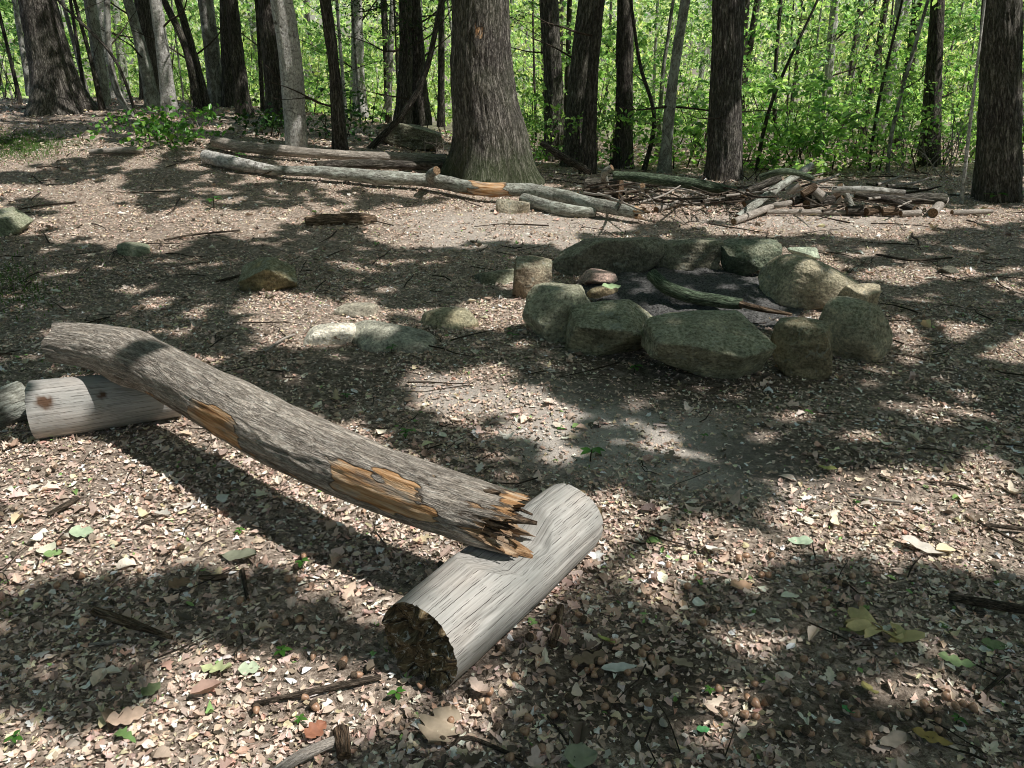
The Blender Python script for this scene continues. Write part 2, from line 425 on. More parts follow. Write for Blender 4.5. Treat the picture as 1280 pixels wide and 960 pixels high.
# sunlit patches of the clearing floor: (cx, cy, rx, ry, rotation, amount), read off the ground as seen from the bench
LIT = [(150, 285, 100, 24, 8, 1), (285, 278, 70, 18, 5, 1), (350, 380, 70, 16, 0, .7), (60, 240, 80, 9, 0, .7), (240, 330, 60, 8, 0, .5), (470, 330, 60, 8, 0, .5), (600, 470, 60, 14, 0, .6), (1130, 345, 60, 12, 0, .6), (1000, 520, 60, 10, 0, .5), (1190, 520, 60, 14, 0, .5), (820, 412, 90, 18, 0, .75), (700, 398, 60, 16, 0, .7), (1000, 335, 60, 20, 0, .75), (870, 392, 240, 80, 0, .37), (535, 224, 95, 24, 0, 1), (430, 222, 60, 14, 0, .8), (30, 138, 60, 12, 0, .9), (190, 142, 40, 8, 0, .8), (835, 412, 80, 14, 0, .62), (720, 400, 60, 14, 0, .6), (965, 352, 55, 20, 0, .6), (760, 312, 60, 10, 0, .5), (1025, 400, 22, 26, 0, .9), (400, 404, 90, 28, 0, 1), (440, 400, 50, 20, 0, .8), (545, 395, 40, 10, 0, .6), (250, 890, 300, 85, -5, .92), (1130, 650, 200, 62, 8, .9), (620, 276, 170, 27, 0, 1), (1090, 272, 190, 14, 0, 1), (850, 268, 110, 9, 0, .9), (120, 620, 190, 70, 10, 1), (400, 600, 140, 60, 25, .95), (1240, 420, 80, 34, 5, .8), (100, 290, 110, 14, 0, .5), (620, 500, 90, 26, 5, .8), (850, 372, 40, 8, 0, .5), (800, 305, 60, 10, 0, .45), (930, 318, 26, 10, 0, .45), (440, 222, 120, 10, 0, .75), (720, 252, 80, 9, 0, .9), (850, 400, 110, 16, 0, .5), (735, 385, 60, 14, 0, .5), (960, 400, 50, 12, 0, .55), (985, 345, 50, 20, 0, .5), (565, 222, 44, 12, 0, 1), (480, 220, 36, 9, 0, .9), (40, 142, 34, 7, 0, .95), (205, 172, 50, 14, 0, .55), (20, 178, 50, 10, 0, .5), (335, 190, 26, 9, 0, 1), (180, 142, 30, 4, 0, .9), (290, 150, 20, 4, 0, .6), (660, 205, 24, 6, 0, .6), (860, 222, 12, 8, 0, .6), (690, 385, 30, 16, 0, .45), (740, 405, 50, 10, 0, .4), (840, 425, 70, 16, 0, .42), (960, 345, 40, 14, 0, .4), (1000, 420, 26, 16, 0, .8), (1050, 370, 20, 12, 0, .9), (868, 312, 12, 6, 0, .9), (640, 345, 16, 12, 0, .5), (1070, 395, 20, 10, 0, .5), (600, 275, 125, 24, 0, 1), (740, 278, 80, 13, 0, .9), (690, 300, 60, 8, 0, .6), (905, 268, 60, 10, 0, .9), (1010, 268, 130, 11, 0, 1), (1090, 288, 80, 10, 0, 1),
       (1215, 266, 70, 6, 0, .9), (940, 290, 60, 7, 0, .8), (520, 300, 60, 10, 0, .7), (1180, 312, 60, 8, 0, .35),
       (165, 280, 70, 19, 10, 1), (280, 274, 48, 13, 5, .95), (375, 276, 30, 8, 0, .6), (330, 300, 40, 7, 0, .4),
       (25, 236, 45, 6, 0, .7), (110, 250, 45, 7, 0, .6), (60, 212, 60, 4, 0, .45), (230, 240, 70, 6, 0, .45), (245, 208, 26, 6, 0, .8), (390, 245, 60, 5, 0, .45), (440, 262, 60, 6, 0, .5),
       (60, 150, 60, 3, 0, .8), (130, 158, 40, 3, 0, .8), (270, 160, 30, 3, 0, .7), (235, 145, 20, 2, 0, .6),
       (395, 402, 80, 25, -6, 1), (445, 385, 30, 14, 0, .9), (350, 372, 40, 8, 0, .4), (620, 393, 48, 24, 0, .85), (660, 375, 30, 12, 0, .6), (545, 325, 26, 6, 0, .4),
       (565, 495, 78, 24, 8, .9), (470, 462, 50, 9, 0, .35), (690, 515, 60, 16, 0, .45), (790, 555, 140, 34, 6, .45), (640, 560, 80, 20, 0, .45), (560, 550, 50, 14, 0, .3),
       (1135, 420, 30, 28, 10, .95), (1240, 432, 60, 24, 8, .75), (1160, 375, 50, 10, 0, .4), (1235, 345, 70, 12, 0, .5), (1262, 392, 36, 12, 0, .6),
       (1120, 655, 165, 48, 8, .95), (1010, 620, 60, 22, 10, .6), (1235, 640, 60, 60, 0, .8), (860, 680, 100, 42, 0, .85), (740, 640, 80, 26, 0, .7), (960, 690, 50, 30, 0, .8), (1060, 585, 100, 18, 5, .35),
       (665, 745, 120, 62, -35, 1), (560, 790, 110, 80, -30, 1), (730, 690, 110, 50, -20, .95),
       (925, 885, 36, 55, 0, .6), (1190, 700, 60, 26, 0, .6),
       (140, 650, 190, 62, 15, 1), (60, 600, 120, 36, 0, .9), (330, 640, 170, 66, 28, 1), (440, 720, 120, 50, 28, 1), (260, 560, 120, 50, 28, 1), (480, 640, 90, 46, 20, 1), (160, 500, 100, 34, 0, .8), (420, 560, 100, 30, 20, .9), (60, 520, 70, 26, 0, .8), (60, 700, 90, 46, 0, .9),
       (330, 905, 150, 66, -8, 1), (190, 850, 60, 24, 0, .8), (70, 935, 90, 36, 0, .7), (250, 830, 90, 22, 0, .7), (480, 880, 70, 46, 0, .8), (560, 920, 60, 34, 0, .55), (310, 800, 40, 16, 0, .5), (690, 900, 30, 20, 0, .4),
       (525, 236, 26, 6, 0, .8), (560, 215, 34, 7, 0, .8), (350, 192, 30, 5, 0, .9), (395, 205, 60, 5, 0, .6), (480, 215, 60, 6, 0, .6), (325, 170, 16, 4, 0, .9), (345, 178, 18, 4, 0, .9), (880, 245, 16, 5, 0, .5), (1000, 262, 50, 8, 0, .9), (640, 232, 60, 6, 0, .9), (740, 250, 70, 7, 0, .7)]
DARK = [(330, 760, 80, 34, 5, .75), (85, 770, 110, 40, 0, .9), (70, 855, 110, 38, 0, .8), (1150, 850, 190, 70, 0, .65), (780, 860, 120, 70, 0, .7), (720, 620, 70, 18, 0, .4), (95, 425, 90, 30, 0, .8), (985, 560, 120, 26, 8, .8), (250, 735, 50, 16, 10, .5)]
def ell(px, py, e):
    cx, cy, rx, ry, ro, a = e; c, s = math.cos(R(ro)), math.sin(R(ro))
    dx, dy = px - cx, py - cy
    return np.sqrt(((dx * c + dy * s) / rx) ** 2 + ((-dx * s + dy * c) / ry) ** 2)
def sunlit(x, y):
    """how open the canopy is along the sun ray that ends at ground point (x,y)"""
    px, py = project(x, y, height(x, y))
    inside = np.isfinite(px) & (px > -60) & (px < 1340) & (py < 1020) & (py > 125)
    P = np.stack([x, y, 0 * x], 1)
    nz = fbm(P * 3.0, 3, 21); nb = fbm(P * 1.1, 3, 31)
    v = np.zeros(len(x))
    qx = np.nan_to_num(px, nan=-9999.); qy = np.nan_to_num(py, nan=-9999.)
    for e in LIT:
        d = ell(qx, qy, e) + nz * .4
        v = np.maximum(v, e[5] * (1 - ss(.85, 1.3, d)))
    for e in DARK:
        d = ell(qx, qy, e) + nz * .4
        v = v * (1 - e[5] * (1 - ss(.75, 1.1, d)))
    v = np.maximum(v, .95 * ss(.16 - .14 * ss(9.5, 11.5, y), .34 - .12 * ss(9.5, 11.5, y), fbm(P * np.array([1.5, 1.0, 1]), 3, 78)) * (y > 7.8))
    fl = fbm(P * 4.5, 2, 77)
    v = np.maximum(v, .6 * ss(.28, .52, fl))
    vo = ss(.05, .3, nb) * .9
    return np.where(inside, v, vo)

# ------------------------------------------------------------------ leaf generators
def kites(pos, nrm, size, aspect=.55, fold=.12):
    """one folded kite leaf per position; random heading in the plane of nrm"""
    n = len(pos)
    nrm = nrm / np.linalg.norm(nrm, axis=1)[:, None]
    a = rng.normal(size=(n, 3)); d = a - nrm * np.sum(a * nrm, 1)[:, None]; d /= np.linalg.norm(d, axis=1)[:, None]
    b = np.cross(nrm, d)
    L = size[:, None]; W = L * aspect * .5
    f = nrm * L * fold
    v = np.empty((n, 6, 3))
    v[:, 0] = pos - d * L * .5
    v[:, 1] = pos - d * L * .12 + b * W + f
    v[:, 2] = pos + d * L * .22 + b * W * .8 + f
    v[:, 3] = pos + d * L * .5 - f * .8
    v[:, 4] = pos + d * L * .22 - b * W * .8 + f
    v[:, 5] = pos - d * L * .12 - b * W + f
    i = np.arange(n)[:, None] * 6
    q = np.concatenate([i + [[0, 1, 2, 3]], i + [[0, 3, 4, 5]]])
    return v.reshape(-1, 3), q
def leaf_colors(n, palette, weights, jitter=.25):
    pal = np.array(palette, float); k = rng.choice(len(pal), n, p=np.array(weights) / sum(weights))
    c = pal[k] * (1 + rng.normal(0, jitter, (n, 1))).clip(.3, 2) * (1 + rng.normal(0, .03, (n, 3)))
    return c.clip(.004, .9)
GREEN = [(.21, .37, .10), (.30, .47, .15), (.44, .60, .22), (.10, .22, .075), (.34, .50, .27)]
GW = [3, 3, 2, 2, 1]
DULL = [(.10, .18, .045), (.13, .21, .06), (.17, .25, .08), (.07, .14, .045), (.15, .22, .10)]
def spray_leaves(centers, rad, per, size, flat=.22, up=.75, wild=.45):
    """horizontal layered sprays of leaves around the centres"""
    n = len(centers); N = n * per
    cc = np.repeat(centers, per, 0); rr = np.repeat(rad, per)
    ang = rng.uniform(0, 2 * np.pi, N); r = np.sqrt(rng.uniform(0, 1, N)) * rr
    # tilt each spray a little
    tx = np.repeat(rng.normal(0, .28, n), per); ty = np.repeat(rng.normal(0, .28, n), per)
    ox, oy = np.cos(ang) * r, np.sin(ang) * r
    pos = cc + np.stack([ox, oy, ox * tx + oy * ty + rng.normal(0, flat, N) * rr * .5 - .15 * r * r / np.maximum(rr, .01)], 1)
    nr = np.stack([-tx + rng.normal(0, wild, N), -ty + rng.normal(0, wild, N), np.full(N, up)], 1)
    sz = size * rng.uniform(.6, 1.3, N)
    return pos, nr, sz
def leaf_object(name, pos, nrm, sz, mat, palette=GREEN, weights=GW, parent=None, origin=(0, 0, 0), aspect=.55, shade=None):
    v, q = kites(pos - np.asarray(origin), nrm, sz, aspect)
    c = leaf_colors(len(pos), palette, weights)
    if shade is not None: c = c * shade[:, None]
    me = mesh(name, v, q, None, mat, np.repeat(c, 6, 0))
    return link(name, me, parent)

# ------------------------------------------------------------------ ground sheet
def build_ground():
    def axis(parts):
        a = []
        for lo, hi, n in parts: a.append(np.linspace(lo, hi, n, endpoint=False))
        return np.concatenate(a + [[parts[-1][1]]])
    xs = axis([(-220, -30, 20), (-30, -10, 40), (-10, -3, 70), (-3, 3, 200), (3, 10, 70), (10, 30, 40), (30, 220, 20)])
    ys = axis([(-60, -2, 20), (-2, 1, 20), (1, 6, 200), (6, 20, 180), (20, 60, 60), (60, 300, 20)])
    X, Y = np.meshgrid(xs, ys); x = X.ravel(); y = Y.ravel()
    z = height(x, y)
    P = np.stack([x, y, 0 * x], 1)
    z = z + .012 * fbm(P * 6, 4, 9) * ss(14, 6, np.hypot(x, y))
    px, py = project(x, y, z); px = np.nan_to_num(px, nan=-999); py = np.nan_to_num(py, nan=-999)
    nz = fbm(P * 2, 3, 51)
    bare = np.zeros(len(x))
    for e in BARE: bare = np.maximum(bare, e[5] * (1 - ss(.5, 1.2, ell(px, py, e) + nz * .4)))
    green = np.zeros(len(x))
    for e in MOSS: green = np.maximum(green, e[5] * (1 - ss(.5, 1.2, ell(px, py, e) + nz * .5)))
    green = np.maximum(green, .55 * ss(17, 20, y))
    # the bed of the fire ring is sunk a little
    soil = np.zeros(len(x))
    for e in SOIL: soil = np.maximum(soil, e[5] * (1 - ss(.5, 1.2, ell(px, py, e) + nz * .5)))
    nx, ny = len(xs), len(ys)
    i = (np.arange(ny - 1)[:, None] * nx + np.arange(nx - 1)[None, :])
    q = np.stack([i, i + 1, i + nx + 1, i + nx], -1).reshape(-1, 4)
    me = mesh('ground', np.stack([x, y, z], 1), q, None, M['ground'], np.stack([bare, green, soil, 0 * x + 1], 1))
    o = link('ground', me); o['kind'] = 'structure'
    o['label'] = 'brown forest floor of the clearing under the leaf litter'
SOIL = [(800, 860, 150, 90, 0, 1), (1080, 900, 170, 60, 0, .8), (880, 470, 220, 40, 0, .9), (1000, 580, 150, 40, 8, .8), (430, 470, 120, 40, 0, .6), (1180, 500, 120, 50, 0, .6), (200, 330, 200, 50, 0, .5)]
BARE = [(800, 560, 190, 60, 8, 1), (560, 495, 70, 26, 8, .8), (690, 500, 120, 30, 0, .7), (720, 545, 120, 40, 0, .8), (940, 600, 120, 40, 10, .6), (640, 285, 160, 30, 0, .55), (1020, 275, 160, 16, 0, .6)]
MOSS = [(20, 182, 55, 20, 0, .8), (20, 360, 50, 30, 0, .7), (60, 178, 50, 10, 0, .5)]
build_ground()

# ------------------------------------------------------------------ leaf litter
DRY = [(.79, .62, .515), (.88, .73, .62), (.69, .52, .42), (.48, .355, .28), (.94, .85, .76), (.66, .43, .33), (.17, .135, .10), (.70, .60, .40), (.26, .42, .14)]
DW = [5, 3.4, 5, 4.2, .6, 1.2, 2.6, 1.6, .25]
def leaves_flat(x, y, z, L, stations, lobed, tilt=.3, pal=DRY, w=DW, wr=(.35, .62), colj=.28):
    n = len(x); S = stations
    u = np.linspace(0, 1, S)
    base = np.sin(np.pi * (u ** .85)) ** .8; base[0] = .05; base[-1] = .03
    lob = np.ones((n, S)); 
    if lobed:
        k = rng.uniform(0, 1, n) < .6
        pat = np.where(np.arange(S) % 2 == 0, .60, 1.1)
        lob[k] = pat
        lob = lob * rng.uniform(.75, 1.2, (n, S))
    W = base[None] * lob * L[:, None] * .5 * rng.uniform(*wr, n)[:, None]
    lx = (u[None] - .5) * L[:, None]
    cu = rng.normal(0, .9, n); cv = rng.normal(.2, 1.0, n); tw = rng.normal(0, .6, n)
    zc = cu[:, None] * ((u[None] - .5) ** 2) * L[:, None]
    v = np.empty((n, S, 3, 3))
    for j, sgn in enumerate((-1, 0, 1)):
        v[:, :, j, 0] = lx + (0 if sgn == 0 else W * .18)
        v[:, :, j, 1] = sgn * W
        v[:, :, j, 2] = zc + (abs(sgn) * cv[:, None] * W * .6) + sgn * tw[:, None] * W * (u[None] - .5)
    ya = rng.uniform(0, 2 * np.pi, n); p = rng.normal(0, tilt, n); r = rng.normal(0, tilt, n)
    cy, sy = np.cos(ya), np.sin(ya); cp, sp = np.cos(p), np.sin(p); cr, sr = np.cos(r), np.sin(r)
    Rm = np.empty((n, 3, 3))
    Rm[:, 0, 0] = cy * cp; Rm[:, 0, 1] = cy * sp * sr - sy * cr; Rm[:, 0, 2] = cy * sp * cr + sy * sr
    Rm[:, 1, 0] = sy * cp; Rm[:, 1, 1] = sy * sp * sr + cy * cr; Rm[:, 1, 2] = sy * sp * cr - cy * sr
    Rm[:, 2, 0] = -sp; Rm[:, 2, 1] = cp * sr; Rm[:, 2, 2] = cp * cr
    v = np.einsum('nij,nskj->nski', Rm, v)
    v += np.stack([x, y, z], 1)[:, None, None, :]
    v = v.reshape(n, S * 3, 3)
    lowest = v[:, :, 2].min(1) - z
    i = np.arange(n)[:, None, None] * (S * 3); a = (np.arange(S - 1) * 3)[None, :, None]
    q = np.concatenate([i + a + np.array([0, 3, 4, 1])[None, None], i + a + np.array([1, 4, 5, 2])[None, None]]).reshape(-1, 4)
    c = leaf_colors(n, pal, w, colj)
    return v.reshape(-1, 3), q, np.repeat(c, S * 3, 0)
def litter_density(x, y):
    px, py = project(x, y, height(x, y)); px = np.nan_to_num(px, nan=-999); py = np.nan_to_num(py, nan=-999)
    d = np.ones(len(x))
    for e in BARE: d = d * (1 - .55 * e[5] * (1 - ss(.6, 1.15, ell(px, py, e))))
    P = np.stack([x, y, 0 * x], 1)
    d = d * (.45 + .65 * ss(-.3, .25, fbm(P * 2.2, 4, 61)))
    for e in SOIL: d = d * (1 - .62 * e[5] * (1 - ss(.6, 1.15, ell(px, py, e))))
    # nothing inside the fire ring
    e = (870, 372, 130, 34, 4, 1)
    d = np.where(ell(px, py, e) < 1, .10, d)
    return d
def sample_zone(y0, y1, per_m2, margin=.8):
    w = y1 * .72 + margin
    n = int(2 * w * (y1 - y0) * per_m2)
    x = rng.uniform(-w, w, n); y = rng.uniform(y0, y1, n)
    k = (np.abs(x) < y * .72 + margin) & (rng.uniform(0, 1, n) < litter_density(x, y))
    return x[k], y[k]
def build_litter():
    b = Buf()
    # fine crumbs and chips, then broken pieces, then whole leaves on top
    for y0, y1, dens, lo, hi, S, lobed, zoff in (
            (1.0, 3.4, 5200, .007, .024, 3, False, .002), (1.0, 3.4, 2900, .014, .042, 5, True, .004), (1.0, 3.4, 85, .042, .088, 9, True, .008),
            (3.4, 6.5, 2900, .010, .028, 3, False, .003), (3.4, 6.5, 1400, .015, .042, 4, True, .005), (3.4, 6.5, 34, .05, .09, 7, True, .008),
            (6.5, 11, 1300, .015, .045, 3, False, .005), (6.5, 11, 30, .05, .10, 5, True, .008), (11, 19, 200, .04, .11, 3, False, .008)):
        x, y = sample_zone(y0, y1, dens)
        z = height(x, y) + .008 * fbm(np.stack([x, y, 0 * x], 1) * 6, 3, 9) + zoff + rng.uniform(0, .007, len(x))
        L = lo + (hi - lo) * rng.beta(1.2, 2.0, len(x))
        v, q, c = leaves_flat(x, y, z, L, S, lobed, (.12 if S >= 7 else .15) if lobed else .22, wr=(.28, .7) if not lobed else (.42, .72), colj=.26)
        b.add(v, q, None, np.concatenate([c, np.ones((len(c), 1))], 1))
    me = b.mesh('leaf_litter', M['litter'], smooth=False)
    o = link('leaf_litter', me); o['kind'] = 'stuff'; o['label'] = 'carpet of dry brown oak and beech leaves on the clearing floor'
    # fine twigs lying in the litter
    b = Buf()
    for y0, y1, dens, lo, hi, rad in ((1.1, 3.5, 16, .05, .24, .0022), (3.5, 7, 8, .1, .45, .0035), (7, 16, 2.2, .2, .8, .006)):
        x, y = sample_zone(y0, y1, dens)
        m = len(x); Lm = rng.uniform(lo, hi, m)[:, None]; am = rng.uniform(0, 6.28, m)[:, None]; fm = (np.arange(4) / 3 - .5)[None]
        XX = x[:, None] + np.cos(am) * Lm * fm + rng.normal(0, .04, (m, 4)) * Lm; YY = y[:, None] + np.sin(am) * Lm * fm + rng.normal(0, .04, (m, 4)) * Lm
        ZZ = height(XX, YY) + .012 + rng.uniform(0, .016, (m, 4))
        for pts in np.stack([XX, YY, ZZ], 2):
            r0 = rad * random.uniform(.6, 1.7)
            v, q, t, c, l = tube(pts, [r0, r0 * .9, r0 * .7, r0 * .4], 5, 1, None, (False, False))
            b.add(v, q, None, c, l)
    o = link('twig_litter', b.mesh('twig_litter', M['stick'])); o['kind'] = 'stuff'; o['label'] = 'fine broken twigs strewn through the leaf litter'
build_litter()

# ------------------------------------------------------------------ stones
_ico = {}
def ico(sub):
    if sub not in _ico:
        import bmesh
        bm = bmesh.new(); bmesh.ops.create_icosphere(bm, subdivisions=sub, radius=1)
        v = np.array([p.co[:] for p in bm.verts]); f = np.array([[q.index for q in p.verts] for p in bm.faces]); bm.free()
        _ico[sub] = (v / np.linalg.norm(v, axis=1)[:, None], f)
    return _ico[sub]
def rock_mesh(name, W, D, Hh, seed, tint, moss, planes=(), sub=6, power=34, rough=.075, nrand=7, dmin=.6, mat=None, boxy=True):
    r_ = np.random.default_rng(seed)
    d, f = ico(sub)
    nm = []; ds = []
    if boxy:
        for ax in range(3):
            for s in (-1, 1):
                n = np.zeros(3); n[ax] = s; n += r_.normal(0, .16, 3); nm.append(n / np.linalg.norm(n)); ds.append(r_.uniform(.86, 1.02))
    for _ in range(nrand):
        n = r_.normal(size=3); n /= np.linalg.norm(n); nm.append(n); ds.append(r_.uniform(dmin, 1.12))
    for (a, b, c, k) in planes:
        n = np.array([a, b, c], float); nm.append(n / np.linalg.norm(n)); ds.append(k)
    nm = np.array(nm); ds = np.array(ds)
    g = np.maximum(d @ nm.T, 0) / ds
    rad = 1 / (np.sum(g ** power, 1) ** (1 / power))
    rad = np.minimum(rad, 1.4)
    v = d * rad[:, None]
    rg = fbm(v * 3.1 + seed, 4, seed + 4)
    disp = rough * (.45 * fbm(v * 1.6 + seed, 3, seed, .5) + .40 * (1 - 2.4 * np.abs(rg)) * ss(-.2, .4, fbm(v * 1.2 - seed, 2, seed + 7)) + .38 * fbm(v * 8 + seed, 4, seed + 9, .65))
    v = v + d * disp[:, None]
    mn, mx = v.min(0), v.max(0)
    v = (v - (mn + mx) / 2) / (mx - mn)
    v = v * np.array([W, D, Hh]); v[:, 2] += Hh / 2
    lc = v + r_.uniform(-50, 50, 3)
    c = np.tile([*(2.6 * np.array(tint) * np.array([1.08, 1.02, .87])), moss], (len(v), 1))
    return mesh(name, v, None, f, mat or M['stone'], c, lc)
def stone(px0, py0, px1, py1, label, seed, tint=(.16, .16, .14), moss=.6, dr=.75, yaw=0, embed=.12, group=None, planes=(), cat='stone', name='stone', lift=0.0, hk=1.0, **k):
    """stone filling the pixel box: its foot on the ground at the box's lower edge"""
    base = ground((px0 + px1) / 2, py1 - lift)
    mp = m_px(base)
    W = (px1 - px0) * mp
    D = W * dr
    th = math.atan2(CAM_Z - base[2], base[1])
    vis = (py1 - py0) * mp
    Hh = max(.35 * D * .5, (vis - D * math.sin(th) * .72) / math.cos(th)) * hk
    Hh = max(Hh, .05) / (1 - embed)
    me = rock_mesh(name, W * 1.03, D, Hh, seed, tint, moss, planes, **k)
    o = link(name, me)
    cx = base[0] * (1 + D * .45 / base[1]); cy = base[1] + D * .45
    o.location = (cx, cy, H(cx, cy) - Hh * embed)
    o.rotation_euler = (0, 0, R(yaw))
    return tag(o, label, cat, group)
RING = 'stones ringing the campfire pit'
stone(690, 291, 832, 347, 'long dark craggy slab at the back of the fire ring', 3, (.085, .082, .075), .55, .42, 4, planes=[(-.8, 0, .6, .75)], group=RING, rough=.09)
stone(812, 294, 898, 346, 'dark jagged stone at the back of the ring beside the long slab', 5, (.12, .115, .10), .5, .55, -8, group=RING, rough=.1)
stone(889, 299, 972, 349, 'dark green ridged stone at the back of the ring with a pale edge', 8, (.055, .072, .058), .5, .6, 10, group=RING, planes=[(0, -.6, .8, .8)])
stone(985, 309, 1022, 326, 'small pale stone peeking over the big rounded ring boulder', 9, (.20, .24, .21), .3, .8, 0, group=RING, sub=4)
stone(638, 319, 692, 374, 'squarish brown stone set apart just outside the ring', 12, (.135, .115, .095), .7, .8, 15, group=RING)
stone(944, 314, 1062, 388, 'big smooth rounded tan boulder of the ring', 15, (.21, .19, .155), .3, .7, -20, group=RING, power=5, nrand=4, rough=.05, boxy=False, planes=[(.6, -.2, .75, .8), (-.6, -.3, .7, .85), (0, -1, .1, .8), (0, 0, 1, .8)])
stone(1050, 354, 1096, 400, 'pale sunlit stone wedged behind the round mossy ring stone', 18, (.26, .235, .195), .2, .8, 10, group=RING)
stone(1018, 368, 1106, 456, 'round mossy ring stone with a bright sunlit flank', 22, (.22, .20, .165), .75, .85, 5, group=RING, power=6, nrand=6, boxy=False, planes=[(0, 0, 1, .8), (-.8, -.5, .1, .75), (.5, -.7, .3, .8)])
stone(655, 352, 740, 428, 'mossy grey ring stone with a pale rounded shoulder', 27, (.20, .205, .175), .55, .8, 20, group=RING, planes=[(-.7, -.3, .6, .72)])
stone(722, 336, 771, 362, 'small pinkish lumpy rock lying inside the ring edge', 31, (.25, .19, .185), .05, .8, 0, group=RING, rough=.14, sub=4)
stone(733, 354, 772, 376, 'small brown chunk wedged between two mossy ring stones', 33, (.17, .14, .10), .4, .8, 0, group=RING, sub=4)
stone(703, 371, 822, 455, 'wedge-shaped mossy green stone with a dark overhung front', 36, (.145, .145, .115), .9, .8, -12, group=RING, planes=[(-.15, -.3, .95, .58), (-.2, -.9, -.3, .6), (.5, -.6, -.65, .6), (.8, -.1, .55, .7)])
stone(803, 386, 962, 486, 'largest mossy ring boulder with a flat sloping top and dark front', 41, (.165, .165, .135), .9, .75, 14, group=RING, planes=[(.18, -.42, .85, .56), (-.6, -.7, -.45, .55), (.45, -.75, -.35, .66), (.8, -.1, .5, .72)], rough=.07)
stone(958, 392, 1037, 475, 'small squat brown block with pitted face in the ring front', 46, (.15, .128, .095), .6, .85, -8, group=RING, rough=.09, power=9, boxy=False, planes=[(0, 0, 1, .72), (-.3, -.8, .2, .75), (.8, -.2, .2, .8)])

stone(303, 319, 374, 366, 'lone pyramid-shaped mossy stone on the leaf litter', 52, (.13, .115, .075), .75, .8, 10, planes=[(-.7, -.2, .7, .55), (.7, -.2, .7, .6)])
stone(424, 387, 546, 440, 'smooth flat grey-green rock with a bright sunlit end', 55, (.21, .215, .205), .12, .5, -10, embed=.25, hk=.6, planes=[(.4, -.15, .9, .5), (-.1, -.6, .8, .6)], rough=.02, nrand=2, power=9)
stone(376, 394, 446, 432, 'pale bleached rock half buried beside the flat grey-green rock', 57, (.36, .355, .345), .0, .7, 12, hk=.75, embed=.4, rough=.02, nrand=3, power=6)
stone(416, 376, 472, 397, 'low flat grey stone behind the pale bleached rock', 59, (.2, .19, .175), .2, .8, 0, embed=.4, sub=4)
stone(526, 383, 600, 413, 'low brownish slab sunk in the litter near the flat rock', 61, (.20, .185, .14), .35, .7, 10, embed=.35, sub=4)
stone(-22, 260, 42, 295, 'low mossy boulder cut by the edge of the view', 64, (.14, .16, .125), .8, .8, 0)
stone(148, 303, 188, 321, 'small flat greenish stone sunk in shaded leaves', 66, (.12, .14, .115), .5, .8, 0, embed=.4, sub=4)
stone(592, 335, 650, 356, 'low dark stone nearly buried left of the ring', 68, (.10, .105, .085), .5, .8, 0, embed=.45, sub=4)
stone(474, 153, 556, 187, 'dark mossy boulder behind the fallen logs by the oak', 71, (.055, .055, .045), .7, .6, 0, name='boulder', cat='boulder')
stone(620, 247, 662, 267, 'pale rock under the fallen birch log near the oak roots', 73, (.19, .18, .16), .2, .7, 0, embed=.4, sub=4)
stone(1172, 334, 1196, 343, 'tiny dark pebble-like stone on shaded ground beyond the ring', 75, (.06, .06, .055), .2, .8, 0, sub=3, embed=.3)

# ------------------------------------------------------------------ ash bed and its charred bits
ctr = ground(862, 366); RX, RY = .76, .86
def build_ash():
    xs = np.linspace(-1, 1, 70); X, Y = np.meshgrid(xs, xs)
    rr = np.sqrt(X ** 2 + Y ** 2); k = 1 / np.maximum(rr, 1e-6) * np.maximum(np.abs(X), np.abs(Y)); 
    x = ctr[0] + X * k * RX; y = ctr[1] + Y * k * RY
    P = np.stack([x.ravel(), y.ravel(), 0 * x.ravel()], 1)
    z = height(x, y).ravel() + .05 * (1 - ss(.5, 1.0, (rr * k).ravel())) + .04 * fbm(P * 9, 5, 3, .65) + .012
    n = 70; i = (np.arange(n - 1)[:, None] * n + np.arange(n - 1)[None]); q = np.stack([i, i + 1, i + n + 1, i + n], -1).reshape(-1, 4)
    o = link('ash_bed', mesh('ash_bed', np.stack([P[:, 0], P[:, 1], z], 1), q, None, M['ash'])); o['kind'] = 'stuff'
    o['label'] = 'black ash and char inside the stone fire ring'
    r_ = random.Random(4)
    for k in range(70):
        a = r_.uniform(0, 6.28); f = math.sqrt(r_.uniform(0, 1)) * .74
        X, Y = ctr[0] + math.cos(a) * f * RX, ctr[1] + math.sin(a) * f * RY
        pale = r_.random() < .22
        s = r_.uniform(.025, .095) * (.7 if pale else 1)
        me = rock_mesh('charcoal', s * r_.uniform(.8, 1.6), s, s * .6, 100 + k, (.02, .02, .02), 0, sub=2, rough=.1, mat=M['ashpale'] if pale else M['char'])
        o = link('ash_flake' if pale else 'charcoal', me); o.location = (X, Y, H(X, Y) + .05 * (1 - float(ss(.5, 1, np.array([f])))[0] if False else 0.05 * (1 - f * f)))
        o.rotation_euler = (r_.uniform(-.3, .3), r_.uniform(-.3, .3), r_.uniform(0, 6))
        if pale: tag(o, 'small pale flake of ash in the black bed of the fire ring', 'ash', 'pale ash flakes in the fire ring')
        else: tag(o, 'small black lump of charcoal in the bed of the fire ring', 'charcoal', 'charcoal lumps in the fire ring')
build_ash()

